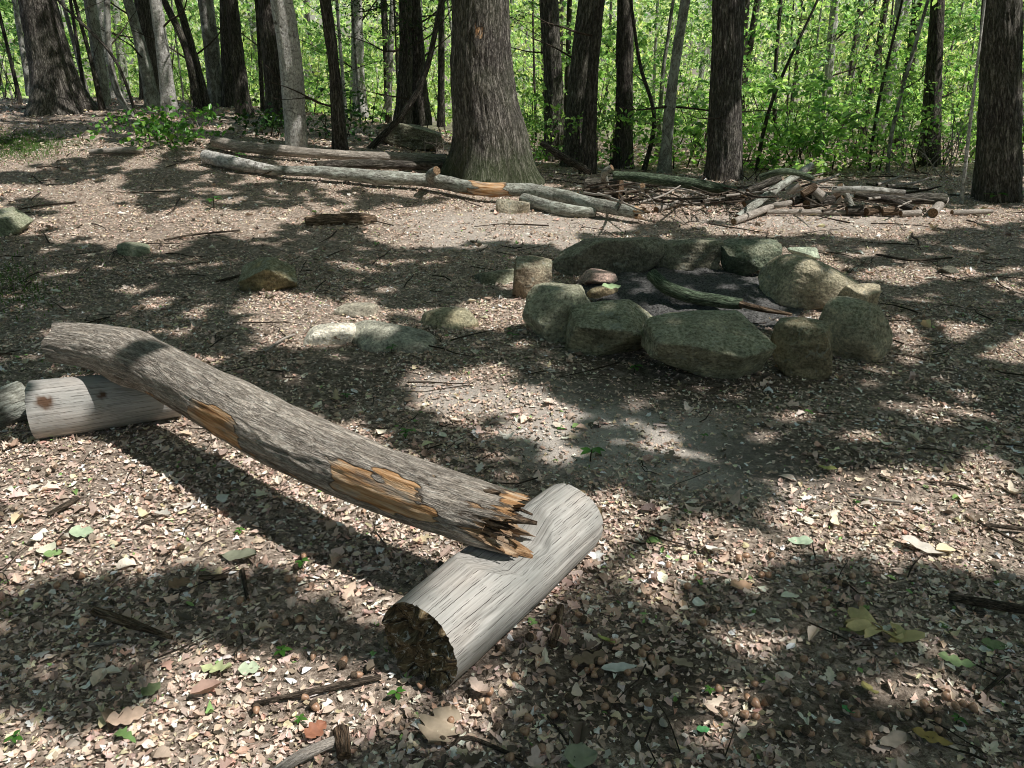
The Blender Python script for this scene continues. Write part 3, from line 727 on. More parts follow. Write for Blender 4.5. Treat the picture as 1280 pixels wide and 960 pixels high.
# ------------------------------------------------------------------ logs
def ridged(amp, sa, sz, seed, big=.0):
    def f(lc, S, TH, r):
        p = lc * np.array([sa, sa, sz])
        n = fbm(p, 3, seed)
        d = amp * (1 - 2.2 * np.abs(n)).clip(-1, 1)
        if big: d = d + big * fbm(lc * np.array([5, 5, 2.2]), 3, seed + 5)
        return d
    return f
def log(name, pts, wpx, label, cat, mat, seg=24, ds=.05, amp=.006, caps=(True, True), ext=None, group=None, capdepth=0, mask=None, seed=1, big=.006, sa=26, sz=5, sag=None):
    """log through pixel points (px,py,height of its axis above ground)"""
    P = [ground(px, py, dz) for px, py, dz in pts]
    w = wpx if hasattr(wpx, '__len__') else [wpx] * len(P)
    r = [m_px(p) * ww * .5 for p, ww in zip(P, w)]
    o0 = P[0]
    b = Buf(); v, q, t, c, l = tube(P, r, seg, ds, ridged(amp, sa, sz, seed, big), caps, ext, capdepth, seed=seed, off=seed * 3.1, mask=mask)
    b.add(v, q, t, c, l)
    o = link(name, b.mesh(name, mat, o0), None, o0)
    return tag(o, label, cat, group)

def bench():
    pts = [(74, 428, .345), (130, 436, .345), (192, 459, .335), (250, 490, .325), (304, 519, .315), (362, 549, .31), (432, 580, .305), (505, 610, .30), (580, 636, .295), (640, 654, .285)]
    P = [ground(*p) for p in pts]
    rad = [.092, .104, .110, .112, .112, .110, .106, .100, .096, .088]
    base = ridged(.0045, 34, 6, 4, .008)
    def disp(lc, S, TH, r):
        d = base(lc, S, TH, r)
        # knee where a limb broke away and the shallow bare scars
        d = d + .014 * np.exp(-((S - .45) / .10) ** 2)
        return d
    TOT = sum(np.linalg.norm(np.array(a) - np.array(b)) for a, b in zip(P[:-1], P[1:]))
    def ext(end, th):
        if end == 1:
            q = np.stack([np.cos(th), np.sin(th), 0 * th], 1)
            return .062 * np.cos(2 * (th - 1.45)) + .075 * np.round(fbm(q * 2.6, 2, 44) * 3.2) / 3.2 + .018 * np.round(vnoise(q * 5, 45) * 2) / 2 + .020 * vnoise(q * 42, 46)
        return .02 * np.sin(th * 2) + .012 * np.sin(5 * th)
    def mask(V, lc, c):
        s = lc[:, 2]; cap = c[:, 1]
        n = fbm(lc * np.array([14, 14, 5]), 4, 8)
        n2 = fbm(lc * np.array([40, 40, 6]), 3, 18)
        px, py = project(V[:, 0], V[:, 1], V[:, 2])
        a = np.arctan2(lc[:, 1], lc[:, 0])
        cen_s = lambda s0, ds_: ((s - s0) / ds_) ** 2
        # angle of the upper, camera-facing side
        up = V[:, 2]
        ax = np.interp(s, AX_S, AX_Z)
        side = (V[:, 2] - ax) / .1
        yy = (V[:, 1] - np.interp(s, AX_S, AX_Y)) / .1
        xx = (V[:, 0] - np.interp(s, AX_S, AX_X)) / .1
        facing = -(.567 * xx + .823 * yy)
        m1 = 1 - ss(.7, 1.3, np.sqrt(cen_s(s_at(302, 512), .17) + ((side - .15) / .6) ** 2) + n * .9 + n2 * .5 + (facing < -.2) * 2)
        m2 = 1 - ss(.7, 1.3, np.sqrt(cen_s(s_at(497, 597), .2) + ((side - .2) / .6) ** 2) + n * .9 + n2 * .5 + (facing < 0) * 2)
        m3 = ss(TOT - .20, TOT + .02, s + n * .2) * .62
        m4 = (1 - ss(.8, 1.1, np.sqrt(cen_s(1.35, .7) + ((side + .45) / .2) ** 2) + n2 * .8)) * .45
        bare = np.maximum.reduce([m1, m2, m3, m4])
        c[:, 0] = np.where(cap > .5, .75, bare); c[:, 1] = cap * .5
        return c
    Pr, _ = resample(P, rad, .02)
    AX_S = np.concatenate([[0], np.cumsum(np.linalg.norm(np.diff(Pr, axis=0), axis=1))]); AX_X, AX_Y, AX_Z = Pr[:, 0], Pr[:, 1], Pr[:, 2]
    def s_at(px, py):
        qx, qy = project(AX_X, AX_Y, AX_Z); return AX_S[np.argmin((qx - px) ** 2 + (qy - py) ** 2)]
    t = thing('bench_log', 'long weathered log lying across two short logs as a bench', 'log', [P[-1][0], P[-1][1], P[-1][2]])
    o0 = np.array(P[-1])
    b = Buf(); b.add(*tube(P, rad, 128, .012, disp, (True, True), ext, .05, .035, seed=5, ncap=8, mask=mask))
    link('weathered_trunk', b.mesh('weathered_trunk', M['bench'], o0), t)
    # long splinters standing off the broken end, each torn along the grain
    ax = P[-1] - P[-2]; ax = ax / np.linalg.norm(ax); sidev = np.cross(ax, [0, 0, 1]); sidev /= np.linalg.norm(sidev); upv = np.cross(sidev, ax)
    r_ = random.Random(8)
    for k in range(24):
        a = r_.uniform(0, 6.28); rr = r_.uniform(.03, .08)
        L = r_.uniform(.07, .15); s0 = P[-1] + (sidev * math.cos(a) + upv * math.sin(a)) * rr - ax * r_.uniform(.06, .14)
        w = r_.uniform(.008, .016) if k < 4 else r_.uniform(.002, .0055)
        dirv = ax + sidev * r_.gauss(0, .08) + upv * r_.gauss(0, .08)
        pp = [s0, s0 + dirv * L * .5, s0 + dirv * L]
        b = Buf(); b.add(*tube(pp, [w, w * .9, w * .35], 7, .02, ridged(.003, 80, 10, k), (False, False)))
        link('splinter', b.mesh('splinter', M['brown'], o0), t)
bench()

def near_log():
    A = ground(524, 806, .122); Bp = ground(715, 646, .128)
    A[2] = H(A[0], A[1]) + .118; Bp[2] = H(Bp[0], Bp[1]) + .124
    ax = Bp - A; L = np.linalg.norm(ax); u = ax / L
    P = [A, A + ax * .33, A + ax * .66, Bp]
    rad = [.128, .131, .130, .126]
    def disp(lc, S, TH, r):
        d = .011 * fbm(lc * np.array([5, 5, 3.0]), 3, 2) + .0016 * fbm(lc * np.array([50, 50, 3]), 3, 3)
        cr = np.abs(fbm(lc * np.array([26, 26, 1.2]), 2, 6))
        d = d - .006 * (1 - ss(0, .05, cr))
        d = d - .018 * ss(L - .045, L, S) * (1 - np.exp(-((TH) / 9)))   # worn far rim
        return d
    def mask(V, lc, c):
        # the axe-cut saddle the bench log lies in
        s = (V - A) @ u
        lim = A[2] + .078 + .5 * np.maximum(np.abs(s - L * .515) - .075, 0) + .006 * fbm(V * 30, 3, 4)
        hit = (V[:, 2] > lim) & (np.abs(s - L * .515) < .2)
        V[:, 2] = np.where(hit, lim, V[:, 2])
        c[:, 0] = 0
        return c
    def ext(end, th):
        q = np.stack([np.cos(th), np.sin(th), 0 * th], 1)
        return (.012 * fbm(q * 1.4, 4, 71) + .004 * vnoise(q * 14, 72)) if end == 0 else .008 * fbm(q * 2, 3, 73)
    b = Buf(); b.add(*tube(P, rad, 128, .008, disp, (True, True), ext, .018, .03, seed=2, ncap=18, mask=mask))
    o = link('support_log', b.mesh('support_log', M['greywood'], A), None, A)
    tag(o, 'short silver-grey barkless log notched under the splintered bench end', 'log', 'short logs holding up the bench')
    A = ground(43, 513, .118); Bp = ground(222, 489, .118)
    A[2] = H(A[0], A[1]) + .115; Bp[2] = H(Bp[0], Bp[1]) + .11
    ax = Bp - A
    P = [A, A + ax * .33, A + ax * .7, Bp]
    def disp2(lc, S, TH, r):
        d = .006 * fbm(lc * np.array([6, 6, 2]), 3, 12) + .002 * fbm(lc * np.array([40, 40, 3]), 3, 13)
        return d
    def mask2(V, lc, c):
        px, py = project(V[:, 0], V[:, 1], V[:, 2])
        for e in ((55, 503, 13, 11, 0, 1), (128, 494, 6, 6, 0, .8)):
            c[:, 0] = np.maximum(c[:, 0], (1 - ss(.6, 1.1, ell(px, py, e) + .4 * fbm(lc * 50, 2, 3))) * (V[:, 1] < A[1] + .02))
        return c
    b = Buf(); b.add(*tube(P, [.132, .128, .12, .112], 64, .012, disp2, (True, True), None, .01, .012, seed=6, ncap=8, off=9.0, mask=mask2))
    o = link('support_log', b.mesh('support_log', M['greywood'], A), None, A)
    tag(o, 'short barkless log with a dark knot under the whole bench end', 'log', 'short logs holding up the bench')
    log('bark_log', [(-60, 532, .08), (-18, 516, .08), (30, 500, .08)], 48, 'ridged grey log stub butting the knotted support log at the frame edge', 'log', M['mossy'], seed=14)
near_log()

# branch lying in the ashes
log('fire_branch', [(815, 343, .20), (832, 358, .16), (862, 370, .13), (900, 377, .12), (928, 380, .12)], [15, 17, 17, 16, 13], 'bent green-grey branch with a splintered end lying in the ashes', 'branch', M['greenlog'], 20, .02, .003,
    mask=lambda V, lc, c: np.concatenate([(lc[:, 2:3] > .78 + 19 * 3.1) * .8, c[:, 1:]], 1), seed=19, big=.004)
log('split_stick', [(925, 380, .125), (955, 387, .115), (990, 393, .10)], [8, 7, 3], 'thin split length of bare wood at the end of the fire branch', 'stick', M['brown'], 8, .02, .002, seed=20, big=.002)

# fallen logs in front of the wood
FALL = 'logs lying fallen at the wood edge'
def birch_mask(V, lc, c):
    px, py = project(V[:, 0], V[:, 1], V[:, 2])
    n = fbm(lc * np.array([9, 9, 3]), 3, 4)
    c[:, 0] = np.maximum((1 - ss(.8, 1.15, np.abs(px - 612) / 36 + n * .9)) * .7, (px > 793) * .8)
    return c
fl = thing('birch_log', 'long pale lichen-spotted fallen log with a rusty bare middle before the oak', 'log', ground(560, 230), FALL)
def fallen():
    pts = [(335, 212, .10), (400, 215, .11), (470, 221, .12), (540, 226, .13), (600, 236, .14), (660, 238, .15), (705, 246, .13), (750, 257, .12), (802, 267, .10)]
    P = [ground(*p) for p in pts]; w = [11, 14, 16, 17, 16, 17, 16, 16, 13]
    r = [m_px(p) * ww * .5 for p, ww in zip(P, w)]; o0 = np.array(fl.location)
    b = Buf(); b.add(*tube(P, r, 32, .04, ridged(.006, 20, 4, 31, .018), (True, True), lambda e, th: .05 * np.sin(3 * th) + .03 * np.sin(7 * th), .03, seed=3, mask=birch_mask))
    link('stem', b.mesh('stem', M['mossy'], o0), fl)
    b = Buf(); p0 = P[3]; b.add(*tube([p0, ground(538, 218, .26), ground(546, 213, .33)], [.06, .05, .045], 14, .03, ridged(.004, 30, 5, 3), (False, True)))
    link('branch_stub', b.mesh('branch_stub', M['mossy'], o0), fl)
fallen()
log('fallen_log', [(258, 196, .09), (290, 203, .1), (345, 213, .08)], [17, 16, 10], 'short white rotting end of log beside the green shrub', 'log', M['pale'], seed=33, group=FALL)
log('fallen_log', [(268, 177, .12), (310, 184, .12), (400, 192, .13), (480, 196, .14), (556, 199, .14)], [12, 13, 11, 10, 11], 'long brown weathered log lying behind the pale fallen log', 'log', M['bench'], seed=35, group=FALL, amp=.008)
log('fallen_log', [(395, 207, .08), (450, 205, .09), (552, 208, .09)], [10, 11, 10], 'dark log lying between the brown log and the pale log', 'log', M['dark'], seed=37, group=FALL)
log('fallen_log', [(112, 190, .05), (150, 188, .06), (180, 188, .05)], [6, 8, 6], 'short tan log left of the green shrub', 'log', M['palestick'], seed=39, group=FALL, seg=12)
log('fallen_log', [(655, 249, .07), (700, 262, .06), (745, 266, .05)], [14, 16, 11], 'short pale log lying under the broken end of the birch log', 'log', M['mossy'], seed=41, group=FALL)
log('fallen_log', [(768, 219, .28), (820, 224, .26), (880, 232, .22), (920, 240, .14)], [9, 13, 13, 10], 'mossy green-grey log propped over the brush beside the straight trunk', 'log', M['greenlog'], seed=43, group=FALL)
log('fallen_log', [(735, 234, .10), (775, 236, .12)], [22, 24], 'thick dark cut log end in the brush behind the birch tip', 'log', M['dark'], seed=44, group=FALL)
log('fallen_log', [(676, 178, .5), (700, 194, .35), (735, 214, .1)], [6, 8, 8], 'dark log leaning down beside the forked trunks', 'log', M['dark'], seed=46, group=FALL, seg=12)
log('rotten_log', [(382, 279, .015), (425, 277, .02), (470, 275, .015)], [14, 18, 12], 'flat crumbling orange-brown rotten log sunk in the litter', 'log', M['brown'], seed=47, amp=.02, sa=30)
log('upright_stub', [(757, 249, -.02), (757, 232, .17), (755, 217, .36), (765, 209, .44)], [7, 8, 8, 6], 'upright pale branch stub with a crooked top behind the birch tip', 'branch', M['mossy'], seed=49, seg=12, ds=.03)
log('upright_stub', [(804, 256, -.02), (802, 244, .12), (803, 232, .26)], [7, 6, 6], 'short straight upright stub beside the broken birch tip', 'branch', M['mossy'], seed=50, seg=12, ds=.03)
log('stick', [(820, 262, .03), (850, 253, .05), (882, 249, .04)], [6, 6, 4], 'pale stick with an orange broken end right of the birch tip', 'stick', M['palestick'], seed=51, seg=10)

# ------------------------------------------------------------------ woodpile
WP = 'wood thrown on the woodpile'
def wood(pts, w, label, mat='palestick', seed=0, name='firewood', **k):
    return log(name, pts, w, label, 'firewood', M[mat], k.pop('seg', 12), .04, k.pop('amp', .004), group=WP, seed=60 + seed, big=.004, **k)
wood([(922, 272, .04), (965, 240, .22), (1014, 207, .42)], [9, 10, 8], 'long grey pole sloping up onto the woodpile', 'mossy', 1)
wood([(917, 277, .04), (945, 266, .06), (970, 256, .08)], [7, 9, 7], 'pale barkless pole lying at the woodpile foot', 'palestick', 2)
wood([(958, 265, .04), (1010, 265, .04), (1062, 266, .03)], [5, 6, 5], 'thin straight pale pole flat along the woodpile front', 'palestick', 3)
wood([(940, 258, .05), (975, 256, .10), (998, 250, .12)], [6, 7, 6], 'white peeled branch low in front of the split wood', 'palestick', 4)
wood([(983, 240, .22), (1000, 231, .30)], [9, 8], 'white split billet near the woodpile top', 'palestick', 5)
wood([(1003, 243, .2), (1020, 233, .28)], [9, 10], 'orange split billet in the middle of the woodpile', 'brown', 6)
wood([(1018, 238, .24), (1030, 248, .16)], [11, 12], 'stubby tan billet with its cut end outward on the woodpile', 'palestick', 7)
wood([(990, 252, .12), (1012, 246, .16)], [10, 10], 'dark billet under the white one on the woodpile', 'dark', 8)
wood([(1008, 256, .1), (1040, 250, .12)], [12, 12], 'dark thick billet low in the woodpile', 'dark', 9)
wood([(1033, 252, .1), (1050, 243, .18)], [8, 9], 'orange-brown chunk beside the leaning post', 'brown', 10)
wood([(1066, 265, .03), (1058, 246, .18), (1050, 232, .30)], [10, 9, 8], 'short grey post leaning upright against the woodpile', 'mossy', 11)
wood([(1036, 266, .03), (1046, 254, .12), (1054, 246, .2)], [5, 5, 4], 'thin pale stick leaning in front of the grey post', 'palestick', 12)
wood([(1040, 237, .26), (1085, 237, .28), (1130, 241, .24)], [7, 8, 7], 'long pale log along the back of the woodpile', 'gray', 13)
wood([(1068, 243, .18), (1110, 250, .14), (1142, 262, .07)], [10, 11, 9], 'dark brown log slanting down beneath the long pale log', 'dark', 14)
wood([(1105, 250, .13), (1150, 248, .14), (1182, 249, .14)], [11, 13, 13], 'thick brown log with a pale sawn end at the pile end', 'oak', 15, seg=18)
wood([(1166, 266, .05), (1180, 250, .10)], [11, 11], 'short white sunlit stub against the thick brown log', 'palestick', 16)
wood([(1058, 264, .05), (1078, 263, .06)], [11, 12], 'dark round billet at the foot of the leaning post', 'dark', 17)
wood([(1082, 265, .05), (1098, 262, .06)], [10, 10], 'small orange split chunk at the woodpile foot', 'brown', 18)
wood([(1103, 265, .05), (1122, 264, .06)], [9, 10], 'second small orange chunk along the woodpile foot', 'brown', 19)
wood([(1126, 267, .04), (1150, 266, .04)], [7, 8], 'small tan billet under the slanting dark log', 'palestick', 20)
wood([(905, 248, .05), (930, 244, .12)], [11, 10], 'crumbling white chunk left of the long grey pole', 'palestick', 21)
wood([(935, 240, .2), (975, 222, .34)], [9, 8], 'dark log under the sloping grey pole', 'dark', 22)
wood([(950, 222, .38), (982, 214, .46), (1015, 222, .36)], [8, 8, 6], 'dark mossy log across the woodpile top', 'greenlog', 23)
wood([(930, 255, .06), (960, 244, .14)], [8, 8], 'grey billet beside the crumbling white chunk', 'mossy', 24)
wood([(1190, 266, .03), (1240, 264, .04)], [6, 5], 'pale log lying flat before the great dark trunk', 'palestick', 25)
# brush: thin dead sticks heaped left of the woodpile and behind the logs
rb = random.Random(5)
for k in range(90):
    if k < 60: px, py = rb.uniform(745, 935), rb.uniform(226, 256)
    else: px, py = rb.uniform(925, 1160), rb.uniform(222, 258)
    L = rb.uniform(20, 80); a = rb.gauss(0, .45); h0, h1 = rb.uniform(.02, .22), rb.uniform(.02, .3)
    pts = [(px - L * .5 * math.cos(a), py + L * .2 * math.sin(a), h0), (px + rb.gauss(0, 4), py + rb.gauss(0, 2), (h0 + h1) / 2), (px + L * .5 * math.cos(a), py - L * .3 * math.sin(a), h1)]
    w = rb.uniform(1.6, 4.2)
    log('brush_stick', pts, [w, w * .9, w * .5], 'thin dead stick heaped in the brush along the wood edge', 'stick', M['stick'] if rb.random() < .6 else M['palestick'], 6, .15, .001, (False, False), group='dead sticks in the brush at the wood edge', seed=200 + k, big=.001)

# ------------------------------------------------------------------ sticks on the forest floor
def floor_stick(pts, w, label, mat='stick', seed=0, name='stick', **k):
    return log(name, pts, w, label, 'stick', M[mat], k.pop('seg', 10), .02, k.pop('amp', .0012), seed=300 + seed, big=.002, **k)
floor_stick([(318, 879, .012), (372, 868, .018), (430, 856, .022), (476, 846, .018)], [5, 8, 8, 6], 'thin dark stick pointing at the sawn end of the silver log', 'stick', 1)
floor_stick([(118, 764, .012), (165, 780, .02), (215, 797, .014)], [11, 13, 5], 'tan wedge of split wood with a pointed tip on shaded leaves', 'brown', 2, seg=14)
floor_stick([(340, 968, .02), (378, 944, .025), (424, 924, .022)], [14, 15, 13], 'smooth pinkish white stick lying in sun beside a rusty chip', 'palestick', 3, seg=16)
floor_stick([(430, 946, .02), (426, 912, .03)], [17, 19], 'rusty red bark chip at the tip of the pinkish stick', 'brown', 4, seg=10, name='bark_chip')
floor_stick([(1186, 746, .02), (1230, 754, .03), (1290, 764, .03)], [8, 12, 11], 'thick dark stick crossing the right frame edge', 'stick', 5, seg=12)
floor_stick([(1232, 656, .015), (1262, 659, .02), (1290, 662, .018)], [4, 5, 4], 'straight dark twig at the edge above the thick dark stick', 'stick', 6)
floor_stick([(1222, 652, .015), (1262, 672, .02), (1290, 686, .015)], [3, 4, 3], 'thin forked-off dark twig crossing the straight one', 'stick', 7)
floor_stick([(1160, 602, .012), (1195, 606, .016), (1215, 612, .012)], [3, 4, 3], 'short dark twig on bright litter beyond the sunny patch', 'stick', 8)
floor_stick([(60, 643, .012), (78, 634, .018), (97, 623, .014)], [5, 7, 5], 'stubby grey stick lying in sunny leaves at the bench shadow', 'stick', 9)
floor_stick([(112, 805, .01), (135, 803, .014), (156, 799, .01)], [2, 4, 3], 'little white peeled twig below the split wedge', 'palestick', 10)
floor_stick([(1062, 618, .01), (1098, 624, .014), (1130, 628, .01)], [4, 4, 3], 'pale straight twig on the bare path', 'palestick', 11)
floor_stick([(1095, 318, .02), (1140, 325, .03), (1190, 322, .02)], [2, 3, 2], 'long thin twig on shaded ground beyond the ring', 'stick', 12)
floor_stick([(690, 808, .012), (697, 785, .018), (701, 758, .012)], [8, 10, 7], 'short tan bark strip standing along the silver log shadow', 'brown', 13)
floor_stick([(250, 722, .01), (270, 722, .016), (284, 720, .01)], [7, 8, 7], 'short orange dowel-like stick on shaded leaves', 'brown', 14)
floor_stick([(303, 712, .01), (306, 730, .014), (310, 750, .01)], [5, 6, 4], 'short dark upright-lying stick beside the orange one', 'stick', 15)
floor_stick([(1225, 870, .012), (1248, 850, .02), (1262, 838, .015)], [6, 6, 4], 'crooked grey twig by the lower right frame corner', 'stick', 16)
floor_stick([(560, 935, .01), (585, 922, .015), (655, 950, .01)], [3, 4, 3], 'thin bent dark twig below the silver log end', 'stick', 17)
floor_stick([(205, 300, .02), (245, 293, .03), (300, 288, .02)], [2, 2.5, 2], 'thin dark twig lying across the two sunny patches', 'stick', 18)
floor_stick([(330, 440, .015), (352, 425, .02), (368, 418, .02)], [3, 4, 3], 'thin pale stick leaning on the bleached rock', 'palestick', 19)
floor_stick([(270, 352, .02), (310, 342, .02)], [3, 3], 'dark stick touching the lone pyramid stone', 'stick', 20)

# ------------------------------------------------------------------ single leaves that stand out
def one_leaf(px, py, wpx, label, col, stations=13, lobes=.5, yaw=0., tilt=(.1, .1), aspect=.6, curl=.3, name='fallen_leaf', mat='litter', lift=.012):
    g0 = ground(px, py); L = wpx * m_px(g0); S = stations * 2 + 1
    u = np.linspace(0, 1, S); W = np.sin(np.pi * u ** .8) ** .7; W[0] = .04; W[-1] = .05
    nl = max(2, round(stations / 4)); pat = 1.08 - lobes * (.5 + .5 * np.cos(2 * np.pi * nl * u + .4)) ** 2.4
    W = W * pat * L * aspect * .5
    v = np.empty((S, 5, 3))
    for j, f in enumerate((-1, -.5, 0, .5, 1)):
        v[:, j, 0] = (u - .5) * L + abs(f) * W * .12
        v[:, j, 1] = f * W
        v[:, j, 2] = curl * L * ((u - .5) ** 2) + abs(f) * W * curl * .7 + .05 * L * vnoise(np.stack([u * 5, np.full(S, f * 2.), np.full(S, px * 1.)], 1))
    i = (np.arange(S - 1)[:, None] * 5 + np.arange(4)[None]); q = np.stack([i, i + 5, i + 6, i + 1], -1).reshape(-1, 4)
    c = np.tile([*col, 1], (S * 5, 1)); c[:, :3] *= (1 + .18 * fbm(v.reshape(-1, 3) * 60, 3, 3))[:, None]
    o = link(name, mesh(name, v.reshape(-1, 3), q, None, M[mat], c))
    o.location = (g0[0], g0[1], g0[2] + lift + .5 * L * max(abs(tilt[0]), abs(tilt[1])) * .6); o.rotation_euler = (tilt[0], tilt[1], R(yaw))
    return tag(o, label, 'leaf')
def lobed_leaf(px, py, wpx, label, col, yaw):
    """an oak leaf: narrow midrib blade with finger lobes leaving it on both sides"""
    g0 = ground(px, py); L = wpx * m_px(g0); r_ = np.random.default_rng(5); V = []; Q = []; n0 = 0
    def blade(o, d, ln, wd, bend):
        nonlocal n0
        S = 9; u = np.linspace(0, 1, S); e = np.array([-d[1], d[0]])
        W = wd * (.55 + .6 * np.sin(np.pi * np.minimum(u * 1.05, 1)) ** .8) * np.clip((1.03 - u) * 6, .05, 1)
        for j in (-1, 0, 1):
            for k in range(S):
                p = o + d * ln * u[k] + e * (j * W[k] + bend * ln * u[k] ** 2)
                V.append([p[0], p[1], .22 * L * ((np.hypot(*p) / L) ** 2) + .06 * L * math.sin(p[0] / L * 9 + j) + abs(j) * .02 * L + .004 * n0 / 27 * L])
        for j in range(2):
            for k in range(S - 1):
                a = n0 + j * S + k; Q.append((a, a + 1, a + S + 1, a + S))
        n0 += 3 * S
    blade(np.array([-.5 * L, 0]), np.array([1.0, 0]), L, .085 * L, .03)
    for x, ln, a in ((-.26, .30, 58), (-.02, .42, 50), (.20, .34, 38)):
        for sg in (-1, 1):
            b = R(a + r_.uniform(-9, 9)) * sg
            blade(np.array([(x + r_.uniform(-.03, .03)) * L, 0]), np.array([math.cos(b), math.sin(b)]), ln * L * r_.uniform(.85, 1.15), .062 * L, r_.uniform(-.12, .12))
    V = np.array(V); c = np.tile([*col, 1], (len(V), 1)); c[:, :3] *= (1 + .25 * fbm(V * 45, 3, 3))[:, None]
    o = link('fallen_leaf', mesh('fallen_leaf', V, Q, None, M['litter'], c)); o.location = (g0[0], g0[1], g0[2] + .030); o.rotation_euler = (.08, -.05, R(yaw))
    return tag(o, label, 'leaf')
lobed_leaf(1102, 800, 90, 'large pale yellow lobed oak leaf on the shaded litter', (.66, .55, .27), 160)
one_leaf(1072, 796, 44, 'folded yellow-green leaf tucked against the large yellow leaf', (.36, .34, .14), 11, .4, 160, (.2, .2), .5)
one_leaf(893, 694, 30, 'bright white curled leaf in sun right of the silver log', (.75, .72, .66), 9, .4, 130, (.3, .3), .7, .5)
one_leaf(1000, 682, 30, 'pale mint green leaf on the sunlit patch', (.50, .62, .44), 9, .3, 170, (.1, .1), .7)
one_leaf(312, 842, 26, 'pale mint green leaf near the thin dark stick', (.52, .60, .42), 9, .5, 20, (.2, .1), .8)
one_leaf(272, 842, 44, 'shredded pale yellow-green leaf beside the mint one', (.55, .6, .32), 13, .7, 170, (.1, .2), .5)
one_leaf(103, 671, 28, 'mint green leaf lying in full sun near the bench shadow', (.46, .56, .38), 9, .5, 20, (.1, .15), .85)
one_leaf(68, 697, 22, 'small fresh green leaf just below the sunlit mint leaf', (.24, .36, .14), 7, .3, 30, (.2, .1), .55)
one_leaf(300, 701, 46, 'broad grey-green dead leaf in the shade below the bench', (.24, .25, .18), 9, .2, 175, (.1, .1), .6)
one_leaf(550, 915, 70, 'broad tan oak leaf in front of the silver log end', (.46, .37, .27), 13, .5, 70, (.15, .1), .75)
one_leaf(773, 842, 46, 'narrow curled white leaf shining on shaded litter', (.66, .68, .62), 9, .2, 10, (.3, .1), .28, .2)
one_leaf(757, 806, 30, 'narrow yellow-green leaf standing among acorns', (.42, .46, .14), 9, .3, 130, (.3, .2), .4)
one_leaf(925, 738, 34, 'orange-tan curled leaf on the edge of the sunny patch', (.52, .34, .22), 9, .5, 20, (.2, .2), .55)
one_leaf(735, 830, 46, 'flat brown lobed leaf among the acorns', (.27, .20, .14), 11, .5, 190, (.1, .1), .55)
one_leaf(1115, 932, 40, 'veined grey-brown leaf near the bottom edge', (.32, .28, .23), 9, .15, 200, (.1, .1), .55)
one_leaf(1163, 928, 46, 'ochre oak leaf near the bottom edge', (.42, .30, .10), 11, .45, -25, (.1, .1), .4)
one_leaf(1060, 893, 20, 'small vivid green leaf in the lower shade', (.10, .36, .12), 9, .5, 120, (.2, .2), .8)
one_leaf(878, 917, 18, 'small dark green leaf near the sunny acorns', (.08, .28, .10), 7, .4, 10, (.1, .1), .6)
one_leaf(1193, 832, 44, 'light green feathery leaf right of the yellow leaf', (.36, .48, .22), 13, .6, -20, (.15, .1), .4)
one_leaf(1085, 868, 30, 'yellow curled leaf below the large yellow leaf', (.36, .32, .12), 9, .5, 100, (.3, .2), .6)
one_leaf(725, 952, 44, 'round grey-green leaf at the bottom edge', (.30, .32, .22), 9, .1, 10, (.05, .1), .8)
one_leaf(1034, 590, 22, 'yellow leaf on the shaded path', (.46, .46, .16), 7, .3, 150, (.2, .1), .6)
one_leaf(1150, 690, 50, 'long bleached leaf glaring in the sunlit patch', (.70, .64, .56), 9, .2, -30, (.1, .2), .4)
one_leaf(160, 905, 46, 'wide pinkish tan leaf in the sunny foreground', (.62, .46, .35), 11, .5, 30, (.2, .1), .55, .6)
one_leaf(74, 438, 22, 'yellowish leaf on dark litter behind the whole bench end', (.40, .38, .2), 9, .5, 10, (.1, .1), .7)
one_leaf(762, 390, 26, 'pale green leaf resting on the ashes', (.36, .48, .26), 7, .2, 20, (.2, .1), .5, lift=.16)
one_leaf(395, 920, 36, 'reddish brown curled leaf beside the pinkish stick', (.34, .15, .09), 11, .4, 60, (.3, .2), .6)
one_leaf(225, 735, 30, 'crisp brown leaf right of the split wedge', (.3, .2, .13), 11, .5, 60, (.2, .2), .7)
one_leaf(1240, 812, 34, 'dull green leaf near the right frame edge', (.2, .26, .12), 9, .3, 0, (.2, .2), .5)
one_leaf(190, 868, 30, 'dark olive leaf in the shaded lower corner', (.16, .2, .1), 9, .3, 70, (.2, .2), .6)
one_leaf(850, 835, 34, 'pale brown leaf with curled rim between acorns', (.4, .32, .24), 11, .4, 140, (.25, .1), .6)

